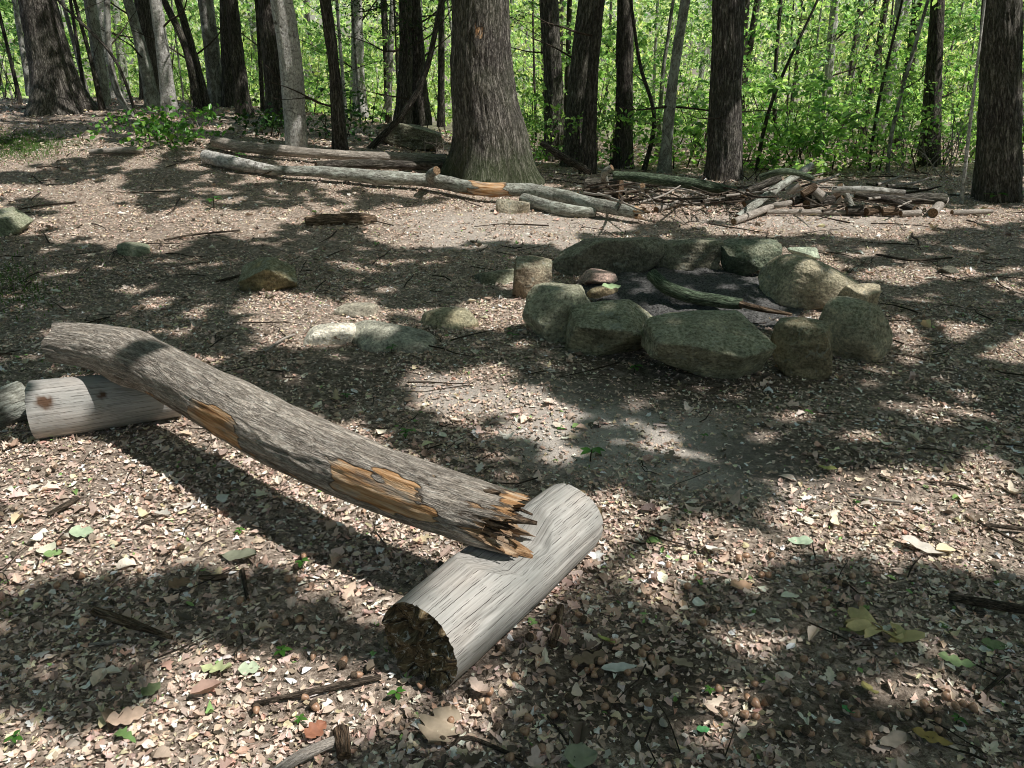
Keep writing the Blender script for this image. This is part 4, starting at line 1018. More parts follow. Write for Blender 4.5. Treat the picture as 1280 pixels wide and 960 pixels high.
# ------------------------------------------------------------------ acorns
def lathe(prof, seg=14):
    th = np.arange(seg) / seg * 2 * np.pi; n = len(prof)
    v = np.array([[r * math.cos(t), r * math.sin(t), z] for r, z in prof for t in th])
    i0 = (np.arange(n - 1)[:, None] * seg + np.arange(seg)[None]); i1 = (np.arange(n - 1)[:, None] * seg + (np.arange(seg)[None] + 1) % seg)
    return v, np.stack([i0, i1, i1 + seg, i0 + seg], -1).reshape(-1, 4)
def acorns():
    nv, nq = lathe([(.0001, -.0135), (.0012, -.0125), (.004, -.0105), (.0068, -.006), (.0078, 0), (.0072, .004), (.0001, .005)])
    cv, cq = lathe([(.0088, .001), (.0092, .004), (.0082, .0075), (.005, .0105), (.0015, .0115), (.0012, .015), (.0001, .0152)])
    nut_m = mesh('nut', nv, nq, None, M['acorn']); cap_m = mesh('acorn_cap', cv, cq, None, M['cap'])
    spots = []
    r_ = random.Random(3)
    zones = [(760, 860, 130, 70, 34), (950, 890, 70, 60, 16), (1080, 900, 120, 55, 16), (1050, 740, 110, 40, 10), (340, 760, 110, 60, 12), (420, 860, 80, 60, 10), (870, 720, 90, 40, 8), (640, 900, 80, 50, 10), (1180, 880, 80, 60, 8), (120, 700, 100, 60, 5)]
    for cx, cy, rx, ry, n in zones:
        for _ in range(n):
            spots.append((cx + r_.gauss(0, .55) * rx, cy + r_.gauss(0, .55) * ry))
    proto = None
    for px, py in spots:
        if not (0 < px < 1280 and 560 < py < 955): continue
        if 470 < px < 770 and 600 < py < 860 and (px - 480) / 290 * -250 + 860 > py - 10: continue
        p = ground(px, py); p[2] += .014 + r_.uniform(0, .008)
        capped = r_.random() < .45
        if proto is None:
            t = thing('acorn', 'small brown acorn lying in the litter around the bench', 'acorn', p, 'acorns scattered on the litter')
            a = link('nut', nut_m, t); b = link('acorn_cap', cap_m, t); proto = (t, a, b)
        else:
            t = proto[0].copy(); C.objects.link(t); t.location = Vector([float(q) for q in p])
            a = proto[1].copy(); a.parent = t; C.objects.link(a)
            if capped: b = proto[2].copy(); b.parent = t; C.objects.link(b)
        s = r_.uniform(1.05, 1.5); t.scale = (s, s, s)
        t.rotation_euler = (r_.uniform(.9, 2.0), r_.uniform(-.5, .5), r_.uniform(0, 6.28))
acorns()

# ------------------------------------------------------------------ trees
SPEC = {}
def branch_tube(b, p0, dirv, L, r, bend=.3, seed=0, seg=6, kids=2):
    r_ = random.Random(seed)
    d = np.array(dirv, float); d /= np.linalg.norm(d)
    pts = [np.array(p0, float)]; n = 5
    for k in range(n):
        d = d + np.array([r_.gauss(0, bend * .5), r_.gauss(0, bend * .5), r_.gauss(.04, bend * .35)]); d /= np.linalg.norm(d)
        pts.append(pts[-1] + d * L / n)
    rad = [r * (1 - .82 * k / n) for k in range(n + 1)]
    b.add(*tube(pts, rad, seg, L / 8, None, (False, False), seed=seed))
    for k in range(kids):
        i = r_.randint(2, n - 1)
        dd = d + np.array([r_.gauss(0, .7), r_.gauss(0, .7), r_.gauss(.1, .4)])
        branch_tube(b, pts[i], dd, L * r_.uniform(.3, .55), rad[i] * .6, bend, seed * 7 + k + 1, 5, kids - 1 if kids > 1 else 0)
    return pts
def tree(label, base, mids, top, w, mat='dark', Y=None, flare=.3, cat='tree', name='tree', seed=0, seg=28, height_=8.0, amp=.012, sa=22, sz=3, lobes=5, nbr=3, crown=900, crown_r=1.8, crown_z=None, group=None, mask=None, cpal=None, fl_h=.35, brlen=1.6):
    """base px, list of middle px, top px (all at the tree's own distance); w = widths px at those points"""
    P0 = ground(*base) if Y is None else at_y(base[0], base[1], Y)
    Yb = P0[1]
    pts = [P0 - np.array([0, 0, .12])] + [at_y(x, y, Yb) for x, y in list(mids) + [top]]
    pts[0][0] = P0[0]
    rad = [m_px(p) * ww * .5 for p, ww in zip(pts, w)]
    up = pts[-1] - pts[-2]; up /= np.linalg.norm(up)
    z = pts[-1][2]; last = pts[-1]; r = rad[-1]
    vis = len(pts)
    while z < height_:
        up = up + np.array([random.gauss(0, .02), random.gauss(0, .02), .12]); up /= np.linalg.norm(up)
        last = last + up * 1.2; r = r * .9; pts.append(last); rad.append(r); z = last[2]
    t = thing(name, label, cat, P0, group)
    zb = P0[2]
    rid = ridged(amp, sa, sz, 400 + seed, amp * 1.2)
    def disp(lc, S, TH, rr):
        hgt = S - .12
        f = flare * np.exp(-np.maximum(hgt, 0) / fl_h)
        return rid(lc, S, TH, rr) + rr * f * (1 + .55 * np.cos(lobes * TH + seed) * np.exp(-np.maximum(hgt, 0) / .5) + .2 * np.sin(3 * TH + seed))
    b = Buf(); b.add(*tube(pts, rad, seg, .06 if seg > 60 else .12, disp, (False, True), seed=seed, off=seed * 5.3, mask=mask))
    link('trunk', b.mesh('trunk', M[mat], P0), t)
    r_ = random.Random(900 + seed)
    Pr, Rr = resample(pts, rad, .25)
    k0 = [i for i in range(len(Pr)) if zb + .6 < Pr[i][2] < 4.2]
    for k in range(nbr):
        if not k0: break
        i = r_.choice(k0); a = r_.uniform(0, 6.28)
        b = Buf(); branch_tube(b, Pr[i], (math.cos(a), math.sin(a) * .6, r_.uniform(-.1, .7)), r_.uniform(.5, 1) * brlen, min(Rr[i] * .32, .018), .3, seed * 31 + k, 6, 2)
        link('branch', b.mesh('branch', M['stick'], P0), t)
    # limbs and crown above
    top_p = Pr[-1]
    if crown:
        nl = 3
        for k in range(nl):
            i = len(Pr) - 2 - k * 3
            if i < 1: break
            a = r_.uniform(0, 6.28)
            b = Buf(); branch_tube(b, Pr[i], (math.cos(a), math.sin(a), .55), crown_r * 1.1, Rr[i] * .5, .15, seed * 17 + k, 6, 1)
            link('limb', b.mesh('limb', M[mat], P0), t)
        nc = max(5, crown // 70)
        cen = top_p + np.stack([rng.normal(0, crown_r * .5, nc), rng.normal(0, crown_r * .5, nc), rng.normal(-.2, crown_r * .35, nc)], 1)
        pos, nr, sz = spray_leaves(cen, rng.uniform(.3, .6, nc) * crown_r * .5, 26, .17)
        leaf_object('crown', pos, nr, sz, M['canopy'], GREEN, GW, t, P0)
    SPEC[label] = (t, P0, Pr, Rr)
    return t

def oak_scar(V, lc, c):
    px, py = project(V[:, 0], V[:, 1], V[:, 2]); n = fbm(lc * 14, 3, 2)
    c[:, 0] = (1 - ss(.5, 1.0, ell(px, py, (599, 38, 13, 17, 0, 1)) + n * .5)) * .55
    c[:, 2] = np.maximum(c[:, 2], .55 * (1 - ss(.0, .5, V[:, 2] - .2 + n * .3)))
    return c
# great trunks around the clearing (their wide crowns are built below with the canopy)
tree('massive oak with flared roots and a knot scar high on its trunk', (614, 224), [(612, 170), (602, 90)], (600, 0), [86, 82, 73, 68], 'oak', seed=1, seg=150, amp=.020, sa=17, sz=2.2, flare=.42, fl_h=.42, lobes=4, nbr=0, crown=0, name='oak_tree', mask=oak_scar, height_=9)
tree('thick dark leaning oak on the rise at the far left', (76, 139), [(66, 90)], (46, 0), [55, 48, 41], 'oak', seed=2, seg=90, amp=.015, sa=20, sz=2.5, flare=.45, fl_h=.4, nbr=1, crown=0, name='oak_tree', height_=9)
tree('straight dark trunk behind the brush left of the woodpile', (905, 224), [(907, 120)], (911, 0), [40, 37, 36], 'oak', seed=3, seg=80, amp=.015, sa=20, sz=2.5, flare=.2, nbr=2, crown=0, name='oak_tree', height_=9)
tree('great dark trunk beyond the right end of the woodpile', (1249, 250), [(1250, 130)], (1252, 0), [48, 44, 42], 'oak', seed=4, seg=90, amp=.016, sa=20, sz=2.5, flare=.16, nbr=2, crown=0, name='oak_tree', height_=9)
# the rest of the wood edge, from one side to the other
tree('thin straight sapling just behind the leaning oak', (106, 122), [], (88, 0), [4, 4], 'dark', Y=15.5, seed=5, seg=10, amp=.002, crown=500, crown_r=1.2)
tree('slim dark sapling bowed outward right of the leaning oak', (129, 138), [(115, 80)], (93, 0), [7, 5, 4], 'dark', seed=6, seg=10, amp=.002, crown=500, crown_r=1.2)
tree('sinuous grey-flecked sapling curving at its base', (169, 146), [(146, 112), (136, 60)], (134, 0), [8, 8, 7, 7], 'gray', seed=7, seg=14, amp=.003, crown=500, crown_r=1.3, flare=.05)
tree('thin bare pole leaning across the curved sapling', (173, 147), [(142, 72)], (72, 0), [4, 4, 3], 'dark', seed=8, seg=8, amp=.001, crown=300, crown_r=1, flare=0)
tree('dark leaning trunk with a pale stripe left of the white birch', (192, 134), [(180, 75)], (160, 0), [16, 13, 11], 'mossy', seed=9, crown=900)
tree('shaggy dark trunk close behind the striped leaning one', (189, 128), [], (179, 0), [22, 20], 'dark', Y=16, seed=10, crown=900, nbr=6)
tree('slender white birch among dark trunks on the rise', (213, 144), [(203, 60)], (194, 0), [16, 14, 13], 'pale', seed=11, crown=800, name='birch_tree')
tree('dark slanting stem right of the slender white birch', (250, 140), [(232, 60)], (205, 0), [9, 8, 7], 'dark', seed=12, crown=500, seg=16, amp=.005)
tree('second dark slanting stem nearest the pale grey trunk', (261, 139), [(243, 70)], (222, 0), [10, 8, 8], 'dark', seed=13, crown=500, seg=16, amp=.005)
tree('mottled pale grey trunk behind the slanting stems', (272, 131), [], (257, 0), [18, 17], 'gray', Y=15.5, seed=14, crown=900)
tree('dark upright trunk forming the left half of a close pair', (288, 134), [], (283, 0), [18, 16], 'dark', seed=15, crown=900)
tree('dark trunk forming the right half of the close pair', (305, 144), [], (289, 0), [17, 14], 'dark', seed=16, crown=900)
tree('thin dark stem in the gap left of the split pale trunk', (328, 132), [], (321, 0), [5, 5], 'dark', Y=15, seed=17, crown=300, seg=10, amp=.002)
tree('wide dark trunk pressed against the split pale trunk', (348, 158), [], (334, 0), [24, 21], 'dark', seed=18, crown=1000, seg=36)
def split_mask(V, lc, c):
    n = fbm(lc * np.array([10, 10, 2]), 3, 6)
    z = V[:, 2] - V[:, 2].min()
    c[:, 0] = 0
    return c
tree('pale grey split trunk with a bright sunlit foot', (371, 187), [(364, 80)], (352, 0), [25, 27, 26], 'pale', seed=19, crown=1000, seg=40, flare=.05)
tree('mossy slim trunk standing behind the fallen logs', (426, 193), [(418, 90)], (407, 0), [16, 13, 12], 'dark', seed=20, crown=700, seg=20, nbr=5)
tree('thin pale pole behind the mossy slim trunk', (432, 140), [], (421, 0), [4, 4], 'pale', Y=15, seed=21, crown=300, seg=8, amp=.001)
tree('distant white birch with blotched bark', (449, 138), [], (446, 0), [14, 13], 'pale', Y=16, seed=22, crown=900, name='birch_tree')
tree('thin pale stem between the white birch and the dark hemlocks', (484, 132), [], (491, 0), [7, 7], 'gray', Y=16.5, seed=23, crown=400, seg=12, amp=.002)
tree('dark hemlock trunk leaning left of its twin', (503, 150), [(507, 80)], (507, 0), [18, 15, 14], 'dark', Y=13.5, seed=24, crown=900, nbr=6, name='hemlock_tree')
tree('dark hemlock trunk nearest the massive oak', (527, 147), [], (517, 0), [19, 16], 'dark', Y=13.8, seed=25, crown=900, nbr=6, name='hemlock_tree')
tree('curved dark sapling sweeping low over the mossy boulder', (458, 180), [(505, 140), (532, 90)], (552, 0), [9, 8, 7, 6], 'dark', Y=12.2, seed=26, crown=300, seg=12, amp=.002, flare=0)
tree('thin dark trunk close beside the massive oak', (551, 150), [], (552, 0), [8, 8], 'dark', Y=15, seed=27, crown=500, seg=14, amp=.003)
tree('left stem of the forked dark clump right of the oak', (695, 200), [(691, 90)], (686, 0), [24, 22, 22], 'oak', seed=28, crown=1000, seg=40)
tree('middle stem of the forked clump leaning to the right', (715, 207), [(727, 80)], (737, 0), [26, 27, 26], 'oak', seed=29, crown=1000, seg=40, flare=.15)
tree('slim back stem of the forked dark clump', (734, 206), [(741, 90)], (750, 0), [17, 13, 11], 'dark', Y=11.6, seed=30, crown=700, seg=24)
tree('thin dark stem seen in the gap of the forked clump', (708, 150), [], (712, 0), [7, 6], 'dark', Y=14, seed=31, crown=400, seg=12, amp=.002)
tree('straight dark trunk midway between the forked clump and the woodpile tree', (779, 210), [(781, 100)], (781, 0), [21, 20, 19], 'dark', seed=32, crown=900, seg=30)
tree('slim trunk leaning right with pale bark patches', (830, 216), [(840, 110)], (857, 0), [13, 12, 11], 'mossy', seed=33, crown=700, seg=20)
tree('crooked thin dark sapling left of the slim leaning trunk', (803, 214), [(818, 150), (800, 80)], (788, 0), [5, 5, 4, 4], 'dark', Y=12, seed=34, crown=400, seg=10, amp=.002)
tree('pale thin stem half hidden before the slim leaning trunk', (822, 205), [(828, 100)], (836, 40), [7, 5, 4], 'gray', Y=13.5, seed=35, crown=300, seg=10, amp=.002)
tree('pale broken birch far behind the woodpile', (1020, 212), [(1032, 130)], (1044, 0), [10, 10, 9], 'pale', Y=15, seed=36, crown=600, seg=16, name='birch_tree')
tree('slender sapling leaning right behind the woodpile', (1084, 232), [(1098, 130)], (1128, 0), [4, 4, 3], 'dark', Y=11.8, seed=37, crown=400, seg=8, amp=.001, flare=0)
tree('pale-footed leaning sapling right of the dark slender one', (1110, 236), [(1116, 160)], (1160, 0), [5, 5, 4], 'gray', Y=11.5, seed=38, crown=400, seg=8, amp=.001, flare=0)
tree('dark trunk half hidden behind the pale twiggy bush', (1160, 245), [], (1172, 0), [26, 14], 'dark', Y=12.5, seed=39, crown=700, seg=24)
tree('thin white pole standing left of the great dark trunk', (1203, 254), [(1212, 160)], (1224, 60), [5, 4, 3], 'pale', seed=40, crown=0, seg=10, amp=.001, nbr=0, height_=3.2, flare=0)
tree('slim dark sapling leaning at the far right edge', (1268, 150), [], (1279, 0), [7, 6], 'dark', Y=14, seed=41, crown=400, seg=10, amp=.002)
tree('thin dark upright sapling right of the straight woodpile trunk', (975, 215), [(968, 120)], (976, 0), [5, 5, 4], 'dark', Y=13, seed=42, crown=400, seg=10, amp=.002)
tree('leaning twin-curved sapling above the brush heap', (942, 225), [(958, 150), (980, 90)], (1022, 0), [5, 5, 4, 3], 'dark', Y=12, seed=43, crown=400, seg=8, amp=.001, flare=0)
tree('slim dark stem at the far left edge', (26, 130), [(12, 70)], (-5, 0), [5, 4, 4], 'dark', Y=15, seed=44, crown=300, seg=8, amp=.001)
tree('pale spotted thin trunk left of the leaning oak', (36, 112), [], (18, 0), [7, 6], 'gray', Y=17, seed=45, crown=500, seg=12, amp=.002)

# ------------------------------------------------------------------ crowns over the clearing: the shade that dapples the floor
def canopy():
    A = (-12, 13, -1.5, 17.5)
    n = 112000
    gx = rng.uniform(A[0], A[1], n); gy = rng.uniform(A[2], A[3], n)
    v = sunlit(gx, gy)
    keep = (rng.uniform(0, 1, n) > ss(.12, .62, v)) & (gy < 12.4 + 3.2 * ss(1, -3, gx))
    gx, gy = gx[keep], gy[keep]
    z = rng.uniform(5.0, 8.2, len(gx))
    k = (z - height(gx, gy)) / SUN[2]
    pos = np.stack([gx + SUN[0] * k, gy + SUN[1] * k, z], 1)
    # nothing may hang into the view of the far wood
    px, py = project(pos[:, 0], pos[:, 1], pos[:, 2])
    pos = pos[~(np.nan_to_num(py, nan=-999.) > -10)]
    nr = np.stack([rng.normal(0, .35, len(pos)), rng.normal(0, .35, len(pos)), np.ones(len(pos))], 1) + SUN * .5
    sz = rng.uniform(.15, .27, len(pos))
    owners = []
    for lab in ('massive oak with flared roots and a knot scar high on its trunk', 'thick dark leaning oak on the rise at the far left', 'straight dark trunk behind the brush left of the woodpile', 'great dark trunk beyond the right end of the woodpile'):
        t, P0, Pr, Rr = SPEC[lab]; owners.append((t, P0, Pr, Rr, 'oak'))
    for lab, p in (('shade oak standing outside the view beside the path on the right', (6.4, 3.6)), ('shade oak standing outside the view left of the bench', (-5.2, 2.2))):
        P0 = np.array([p[0], p[1], H(*p)]); t = thing('oak_tree', lab, 'tree', P0)
        pts = [P0 - [0, 0, .1], P0 + [0, .05, 1.5], P0 + [.05, .1, 4], P0 + [.1, .1, 7.5]]; rad = [.36, .27, .24, .16]
        b = Buf(); b.add(*tube(pts, rad, 40, .12, ridged(.014, 20, 2.5, 77, .015), (False, True)))
        link('trunk', b.mesh('trunk', M['oak'], P0), t)
        Pr, Rr = resample(pts, rad, .25); owners.append((t, P0, Pr, Rr, 'oak'))
    cxy = np.array([o[1][:2] for o in owners])
    who = np.argmin(np.linalg.norm(pos[:, None, :2] - cxy[None] - np.array([1.0, 0]), axis=2), 1)
    r_ = random.Random(12)
    for i, (t, P0, Pr, Rr, m) in enumerate(owners):
        s = who == i
        if s.sum() == 0: continue
        leaf_object('crown', pos[s], nr[s], sz[s], M['canopy'], DULL, GW, t, P0, .66)
        pts = pos[s]
        for k in range(7):
            tgt = pts[r_.randrange(len(pts))]
            j = next((j for j in range(len(Pr)) if Pr[j][2] > 4.2 + .45 * k), len(Pr) - 1)
            a = Pr[min(j, len(Pr) - 1)]
            mid = (a + tgt) / 2 + np.array([0, 0, .35])
            b = Buf(); b.add(*tube([a, mid, tgt], [Rr[min(j, len(Rr) - 1)] * .45, .05, .012], 8, .4, None, (False, False)))
            link('limb', b.mesh('limb', M[m], P0), t)
canopy()

# ------------------------------------------------------------------ understory
def shrub(px, Y, wm, hm, label, n, size=.075, mat='foliage', pal=GREEN, wts=GW, name='understory_shrub', cat='shrub', group=None, z0=.1, seed=0, flat=.25, dens_top=.8, per=22):
    p = at_y(px, 200, Y); z = H(p[0], Y); P0 = np.array([p[0], Y, z])
    t = thing(name, label, cat, P0, group)
    r_ = random.Random(seed)
    for k in range(5):
        a = r_.uniform(0, 6.28)
        b = Buf(); branch_tube(b, P0 + np.array([r_.gauss(0, wm * .15), r_.gauss(0, .15), -.03]), (math.cos(a) * .35, math.sin(a) * .35, 1), hm * r_.uniform(.6, .95), .012, .16, seed * 13 + k, 6, 2)
        link('stem', b.mesh('stem', M['stick'], P0), t)
    nc = max(4, n // per)
    cen = P0 + np.stack([rng.normal(0, wm * .32, nc), rng.normal(0, min(wm * .3, .9), nc), z0 + rng.beta(1.2, 1.1, nc) * hm], 1)
    pos, nr, sz = spray_leaves(cen, rng.uniform(.16, .42, nc), per, size, flat * (.5 if seed % 2 else 1), .75, .35 if seed % 2 else .8)
    k = pos[:, 2] > height(pos[:, 0], pos[:, 1]) + .02
    leaf_object('foliage', pos[k], nr[k], sz[k], M[mat], pal, wts, t, P0)
    return t
UND = 'leafy shrubs and saplings along the wood edge'
SH = [(640, 15.5, 2.4, 2.6, 'airy green shrub close behind the massive oak'), (668, 13.2, 1.6, 1.5, 'low green shrub between the oak and the forked clump'),
      (765, 13.8, 2.0, 2.4, 'leafy sapling between the forked clump and the straight dark trunk'), (810, 15.5, 2.6, 3.0, 'tall green sapling behind the slim leaning trunk'),
      (870, 14.2, 2.4, 2.8, 'leafy sapling just left of the straight trunk by the brush'), (960, 13.6, 2.6, 2.9, 'bright sapling right above the woodpile top'),
      (1000, 12.0, 1.8, 1.5, 'low leafy shrub right behind the woodpile'), (1050, 15.5, 3.0, 3.6, 'tall layered sapling behind the broken birch'),
      (1085, 13.2, 2.2, 2.0, 'dense green shrub behind the long pale log'), (1130, 15.0, 2.8, 3.4, 'tall layered sapling right of the leaning poles'),
      (1175, 13.6, 2.2, 2.6, 'leafy sapling behind the pale twiggy bush'), (1215, 15.4, 2.4, 3.0, 'green sapling behind the thin white pole'),
      (1275, 14.5, 2.0, 2.6, 'green shrub cut off beyond the great dark trunk'), (925, 16.5, 2.4, 3.4, 'distant tall sapling right of the straight trunk'),
      (445, 16.5, 2.2, 1.5, 'low green shrub around the distant white birch'), (400, 17.5, 2.0, 2.4, 'leafy sapling between the split trunk and the mossy slim trunk'),
      (545, 16.5, 2.0, 2.4, 'green sapling showing left of the massive oak'), (130, 18.0, 2.4, 2.4, 'leafy sapling behind the curved sapling'),
      (20, 17.5, 2.6, 2.2, 'green shrub at the far left behind the leaning oak'), (238, 18.0, 2.4, 2.6, 'leafy sapling between the slanting stems'),
      (312, 18.0, 2.2, 2.4, 'bright leafy sapling right of the close dark pair')]
SH += [(985, 11.9, 1.3, .7, 'low bright undergrowth right behind the woodpile top'), (1040, 12.2, 1.5, .8, 'low leafy undergrowth behind the grey post'), (1100, 12.0, 1.4, .8, 'low undergrowth at the feet of the leaning saplings'),
       (1150, 12.6, 1.3, .9, 'low undergrowth around the half hidden dark trunk'), (1210, 12.2, 1.2, .8, 'low undergrowth left of the great dark trunk'), (850, 12.4, 1.4, .9, 'low undergrowth left of the straight brush trunk'),
       (760, 12.2, 1.2, .8, 'low undergrowth beside the straight dark trunk'), (660, 12.4, 1.0, .7, 'low undergrowth at the oak root flare'), (1290, 12.4, 1.4, 1.4, 'undergrowth cut off beyond the great trunk'), (925, 12.8, 1.6, 1.2, 'undergrowth right of the straight brush trunk')]
for i, (px, Y, w, h, lab) in enumerate(SH):
    shrub(px, Y, w, h, lab, int(320 + 160 * w * h), (.06, .085, .11, .075)[i % 4], group=UND, seed=i + 1)
shrub(212, 11.2, 1.0, .42, 'glossy green low shrub beside the white rotting log', 520, .085, 'shrub', [(.06, .17, .03), (.12, .29, .055), (.26, .44, .10)], [3, 2, 1], 'low_shrub', z0=.05, seed=50, per=9)
shrub(432, 12.6, .8, .7, 'little green bush around the mossy slim trunk foot', 300, .08, 'shrub', [(.03, .09, .02), (.06, .14, .03)], [2, 1], 'low_shrub', z0=.05, seed=51, per=10)
shrub(345, 12.2, .8, .35, 'dark low bush at the split trunk foot', 260, .08, 'shrub', [(.02, .06, .015), (.04, .10, .02)], [2, 1], 'low_shrub', z0=.03, seed=52, per=10)
# dark hemlock boughs around the twin trunks
def hemlock():
    for lab, sd in (('dark hemlock trunk leaning left of its twin', 3), ('dark hemlock trunk nearest the massive oak', 4)):
        t, P0, Pr, Rr = SPEC[lab]
        nc = 46
        cen = np.stack([P0[0] + rng.normal(0, .75, nc), P0[1] + rng.normal(-.2, .5, nc), rng.uniform(1.9, 4.6, nc)], 1)
        pos, nr, sz = spray_leaves(cen, rng.uniform(.2, .5, nc), 60, .055, .2)
        leaf_object('bough_foliage', pos, nr, sz, M['hemlock'], [(.018, .04, .016), (.03, .06, .02), (.05, .09, .03)], [3, 2, 1], t, P0, .35)
hemlock()

def far_wood():
    """the sunlit wood behind: leaf sprays layered through a deep belt, one mass"""
    n = 7000
    y = rng.uniform(18.5, 46, n) ** 1.0
    x = rng.uniform(-1, 1, n) * (y * .72 + 3)
    g = height(x, y)
    top = CAM_Z + .055 * y + .4
    f = rng.beta(1.0, 1.0, n)
    z = g + .1 + f * (top - g)
    P = np.stack([x, y, z], 1)
    d = fbm(P * np.array([.55, .3, .75]), 3, 91)
    k = d > -.12
    P = P[k]; d = d[k]
    rad = rng.uniform(.3, .85, len(P))
    pos, nr, sz = spray_leaves(P, rad, 26, .112, .25, .7, .95)
    ok = pos[:, 2] > height(pos[:, 0], pos[:, 1])
    pos, nr, sz = pos[ok], nr[ok], sz[ok]
    sz = sz * (.75 + pos[:, 1] / 46)
    hue = fbm(pos * np.array([.25, .2, .35]), 3, 14)
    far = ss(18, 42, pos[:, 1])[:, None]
    c = leaf_colors(len(pos), [(.34, .50, .15), (.45, .60, .21), (.60, .72, .32), (.14, .27, .09)], [3, 3, 2, 1.2])
    spr = np.repeat(np.exp(rng.normal(0, .5, len(P))), 26)[ok]
    c = c * ((1 + .4 * hue) * spr)[:, None]
    c = c * (1 - far * .25) + far * np.array([.62, .76, .50]) * .5  # haze put into the leaf colour: paler with distance
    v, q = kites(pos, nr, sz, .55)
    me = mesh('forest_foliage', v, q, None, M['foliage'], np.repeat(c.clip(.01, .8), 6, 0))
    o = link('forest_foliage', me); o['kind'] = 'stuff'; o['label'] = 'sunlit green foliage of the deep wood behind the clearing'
    # the stems standing among it
    r_ = random.Random(77)
    for k in range(86):
        Y = r_.uniform(14.5, 34) if k < 44 else r_.uniform(14, 20); X = r_.uniform(-.68, .68) * Y; z0 = H(X, Y)
        P0 = np.array([X, Y, z0]); ht = r_.uniform(6, 8); lean = r_.gauss(0, .05)
        t = thing('forest_tree', 'slim trunk half veiled by leaves deep in the wood', 'tree', P0, 'slim trunks deep in the wood')
        rr = r_.uniform(.035, .12) if k < 44 else r_.uniform(.012, .035)
        b = Buf(); b.add(*tube([P0 - [0, 0, .2], P0 + [lean * 2, 0, 2], P0 + [lean * 4.5 + r_.gauss(0, .1), 0, 4.5], P0 + [lean * 8, 0, ht]], [rr * 1.2, rr, rr * .85, rr * .5], 10, .5, ridged(.006, 16, 3, k), (False, False)))
        link('trunk', b.mesh('trunk', M[r_.choice(['dark', 'dark', 'gray', 'mossy', 'pale'])], P0), t)
        nc = 6; cen = P0 + np.stack([rng.normal(lean * 8, .9, nc), rng.normal(0, .9, nc), rng.uniform(ht - 1.6, ht + .8, nc)], 1)
        pos, nr, sz = spray_leaves(cen, rng.uniform(.4, .8, nc), 20, .2)
        leaf_object('crown', pos, nr, sz, M['foliage'], GREEN, GW, t, P0)
far_wood()

def sky_blocker():  # unseen leaf belt, added to keep open sky from lighting the stone fronts
    n = 15000
    a = rng.uniform(R(150), R(390), n); r = rng.uniform(10.5, 14, n)
    x = np.cos(a) * r; y = 3.5 + np.sin(a) * r
    z = height(x, y) + rng.beta(1.2, 1.2, n) * 7
    k = fbm(np.stack([x, y, z], 1) * .6, 2, 8) > -.2
    pos = np.stack([x, y, z], 1)[k]
    px, py = project(pos[:, 0], pos[:, 1], pos[:, 2])
    pos = pos[~((np.nan_to_num(px, nan=-999.) > -60) & (np.nan_to_num(px, nan=-999.) < 1340))]
    o = leaf_object('sky_blocker_foliage', pos, rng.normal(size=(len(pos), 3)), rng.uniform(.28, .5, len(pos)), M['canopy'], DULL, GW)
    o['kind'] = 'stuff'; o['label'] = 'unseen green foliage added around the near side to block sky light'
sky_blocker()

# pale twiggy dead bushes by the right trunks
def dead_bush(px, py, Y, w, h, label, n, seed, mat='palestick'):
    P0 = ground(px, py) if Y is None else at_y(px, py, Y); P0[2] = H(P0[0], P0[1])
    t = thing('dead_bush', label, 'bush', P0, 'bare twiggy bushes at the wood edge')
    r_ = random.Random(seed)
    for k in range(n):
        b = Buf(); branch_tube(b, P0 + np.array([r_.gauss(0, w * .25), r_.gauss(0, .1), -.02]), (r_.gauss(0, .6), r_.gauss(0, .3), 1), h * r_.uniform(.6, 1.1), r_.uniform(.006, .011), .42, seed * 100 + k, 5, 3)
        link('branch', b.mesh('branch', M[mat], P0), t)
dead_bush(1172, 236, 11.4, .5, 1.1, 'bare pale twiggy bush left of the great dark trunk', 7, 3)
dead_bush(1120, 236, 11.8, .9, .9, 'low bare twiggy bush behind the leaning saplings', 7, 4)
dead_bush(1060, 232, 12.4, .8, .8, 'thin bare bush behind the woodpile post', 5, 5)
dead_bush(935, 240, 11.0, .5, .6, 'spiky bare bush at the woodpile trunk foot', 6, 6, 'stick')
dead_bush(245, 170, 12.4, .6, .6, 'small bare bush between the glossy shrub and the brown log', 5, 7)
dead_bush(545, 178, 11.6, .4, .5, 'bare twigs sprouting by the oak and the mossy boulder', 5, 8)

# ------------------------------------------------------------------ small green plants
def seedling(px, py, spx, label, seed, col=((.06, .17, .03), (.10, .24, .05)), nl=5):
    p = ground(px, py); s = spx * m_px(p); r_ = random.Random(seed)
    t = thing('seedling', label, 'seedling', p)
    b = Buf(); b.add(*tube([p - [0, 0, .01], p + [0, 0, s * .3], p + [s * .05, 0, s * .6]], [s * .03, s * .025, s * .015], 6, .02, None, (False, False)))
    link('stem', b.mesh('stem', M['stick'], p), t)
    for k in range(nl):
        a = k / nl * 6.28 + r_.uniform(-.4, .4); L = s * r_.uniform(.4, .6); u = np.linspace(0, 1, 6); W = np.sin(np.pi * u ** .85) * L * .26
        d = np.array([math.cos(a), math.sin(a), 0]); e = np.array([-math.sin(a), math.cos(a), 0]); o0 = p + np.array([s * .04, 0, s * r_.uniform(.35, .6)])
        v = []
        for j in (-1, 0, 1):
            for i in range(6): v.append(o0 + d * L * u[i] + e * W[i] * j + np.array([0, 0, .25 * L * u[i] * (1 - 1.2 * u[i]) + abs(j) * W[i] * .3]))
        v = np.array(v) - p; q = [(j * 6 + i, j * 6 + i + 1, j * 6 + i + 7, j * 6 + i + 6) for j in range(2) for i in range(5)]
        c = np.array(col[r_.randint(0, 1)]) * r_.uniform(.8, 1.2)
        link('leaf', mesh('leaf', v, q, None, M['shrub'], np.tile([*c, 1], (18, 1))), t)
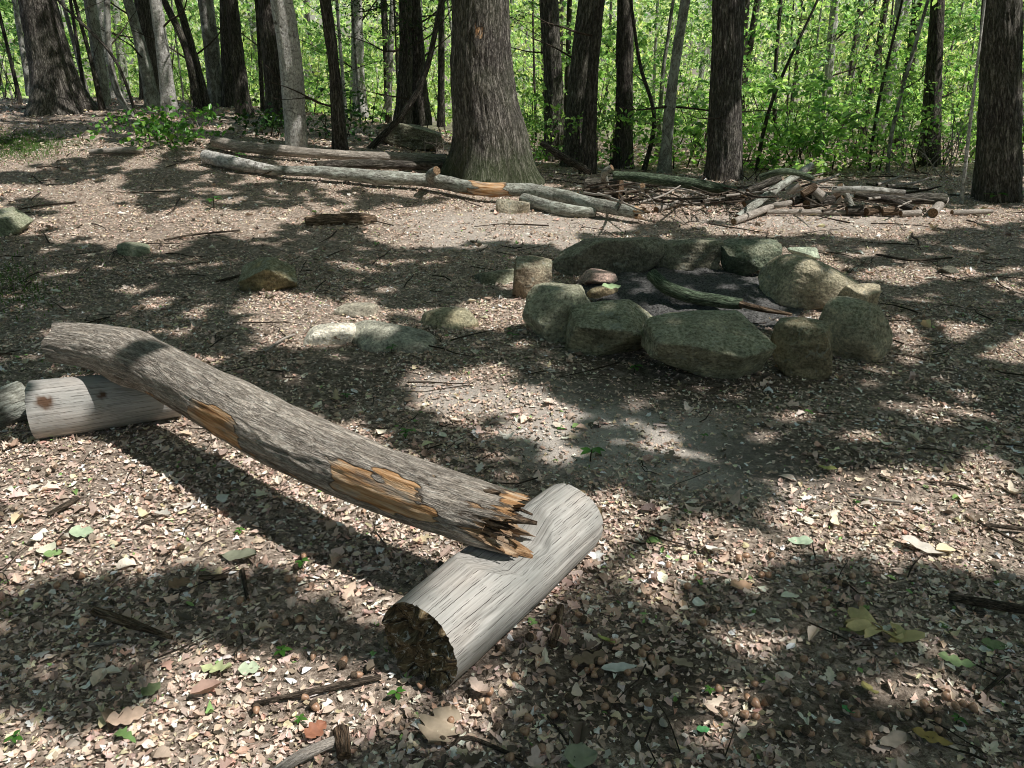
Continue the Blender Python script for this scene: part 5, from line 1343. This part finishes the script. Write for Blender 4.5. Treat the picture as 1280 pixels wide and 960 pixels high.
for i, (px, py, s, lab) in enumerate([
        (268, 262, 26, 'dark green seedling between the two sunny patches'), (738, 578, 34, 'young green seedling alone on the bare path'), (507, 549, 22, 'small bright seedling on the path behind the bench'),
        (1242, 254, 26, 'pale green seedling before the great dark trunk'), (1268, 252, 22, 'little seedling beside the pale one before the great trunk'), (432, 500, 16, 'tiny seedling on shaded litter before the flat rock'), (490, 442, 18, 'tiny green plant tucked under the flat grey-green rock'),
        (640, 425, 16, 'small green sprout near the mossy ring stones'), (793, 466, 18, 'sprout in the shadow under the largest ring boulder'), (745, 652, 14, 'sprout behind the silver log'), (378, 712, 22, 'bright green sprout in the bench shadow'),
        (352, 822, 24, 'fresh green sprout right of the mint leaf'), (496, 876, 26, 'green sprout just before the silver log end'), (300, 668, 14, 'sprout on the shadow edge below the bench'), (700, 540, 12, 'tiny sprout on the open path'),
        (400, 200, 20, 'leafy sprout beside the dark fallen log'), (300, 206, 22, 'yellow-green sprout in front of the white rotting log'), (1070, 632, 12, 'tiny green sprout by the pale straight twig'), (885, 868, 16, 'sprout left of the sunny acorns'), (1195, 905, 22, 'feathery green sprout near the lower corner'),
        (20, 932, 26, 'green sprout at the lower left corner'), (690, 640, 14, 'little sprout behind the broken bench tip'), (375, 905, 18, 'bright sprout between stick and reddish leaf'), (880, 548, 12, 'tiny sprout in the path shade'), (1010, 520, 14, 'tiny sprout before the small brown ring block')]):
    seedling(px, py, s, lab, 600 + i)

def grass():
    n = 5200
    px = np.concatenate([rng.normal(20, 34, n // 2), rng.normal(15, 34, n // 12), rng.normal(20, 40, n // 4 - n // 12), rng.normal(440, 240, n - n // 2 - n // 4)]); py = np.concatenate([rng.normal(182, 9, n // 2), rng.normal(358, 18, n // 12), rng.normal(178, 9, n // 4 - n // 12), rng.normal(150, 6, n - n // 2 - n // 4)])
    v = []; c = []
    for a, b in zip(px[:3900], py[:3900]):
        p = ground(a, b)
        if p[1] > 17: continue
        h = random.uniform(.02, .055); an = random.uniform(0, 6.28); w = .004
        d = np.array([math.cos(an), math.sin(an), 0]); e = np.array([-d[1], d[0], 0]); l = random.uniform(.2, .8) * h
        v += [p - d * 0 - e * w, p + e * w, p + d * l * .4 + e * w * .8 + [0, 0, h * .65], p + d * l * .4 - e * w * .8 + [0, 0, h * .65]]
        k = random.uniform(.7, 1.3); c += [(.11 * k, .20 * k, .045 * k, 1)] * 4
    v = np.array(v); q = np.arange(len(v)).reshape(-1, 4)
    o = link('grass', mesh('grass', v, q, None, M['grass'], np.array(c))); o['kind'] = 'stuff'; o['label'] = 'thin green grass and moss on the left side of the clearing'
grass()

# ------------------------------------------------------------------ light, sky, camera
w = bpy.data.worlds.new('World'); sc.world = w; w.use_nodes = True
nt = w.node_tree; bg = nt.nodes['Background']
sky = nt.nodes.new('ShaderNodeTexSky'); sky.sky_type = 'NISHITA'; sky.sun_disc = False
sky.sun_elevation = EL; sky.sun_rotation = math.atan2(SX, SY); sky.air_density = 1.2; sky.dust_density = 2.0; sky.ozone_density = 1.0
nt.links.new(sky.outputs[0], bg.inputs[0]); bg.inputs[1].default_value = .135
L = bpy.data.lights.new('sun', 'SUN'); L.energy = 5.0; L.angle = R(.55); L.color = (1, .965, .92)
lo = bpy.data.objects.new('sun', L); C.objects.link(lo); lo.rotation_euler = Vector(SUN).to_track_quat('Z', 'Y').to_euler(); lo.location = (6, -3, 12)
cam = bpy.data.cameras.new('camera'); cam.sensor_width = 36; cam.lens = 36 * F / 1280; cam.clip_end = 1000; cam.clip_start = .05
co = bpy.data.objects.new('camera', cam); C.objects.link(co); co.location = (0, 0, CAM_Z); co.rotation_euler = (R(90) - TILT, 0, 0)
sc.camera = co
sc.view_settings.view_transform = 'Standard'; sc.view_settings.look = 'None'; sc.view_settings.exposure = 0; sc.view_settings.gamma = 1
sc.cycles.filter_width = 1.0
sc.cycles.use_denoising = True
try: sc.cycles.denoiser = 'OPENIMAGEDENOISE'
except Exception: pass
sc.cycles.max_bounces = 6; sc.cycles.diffuse_bounces = 4; sc.cycles.transmission_bounces = 4; sc.cycles.glossy_bounces = 2
sc.cycles.sample_clamp_indirect = 6
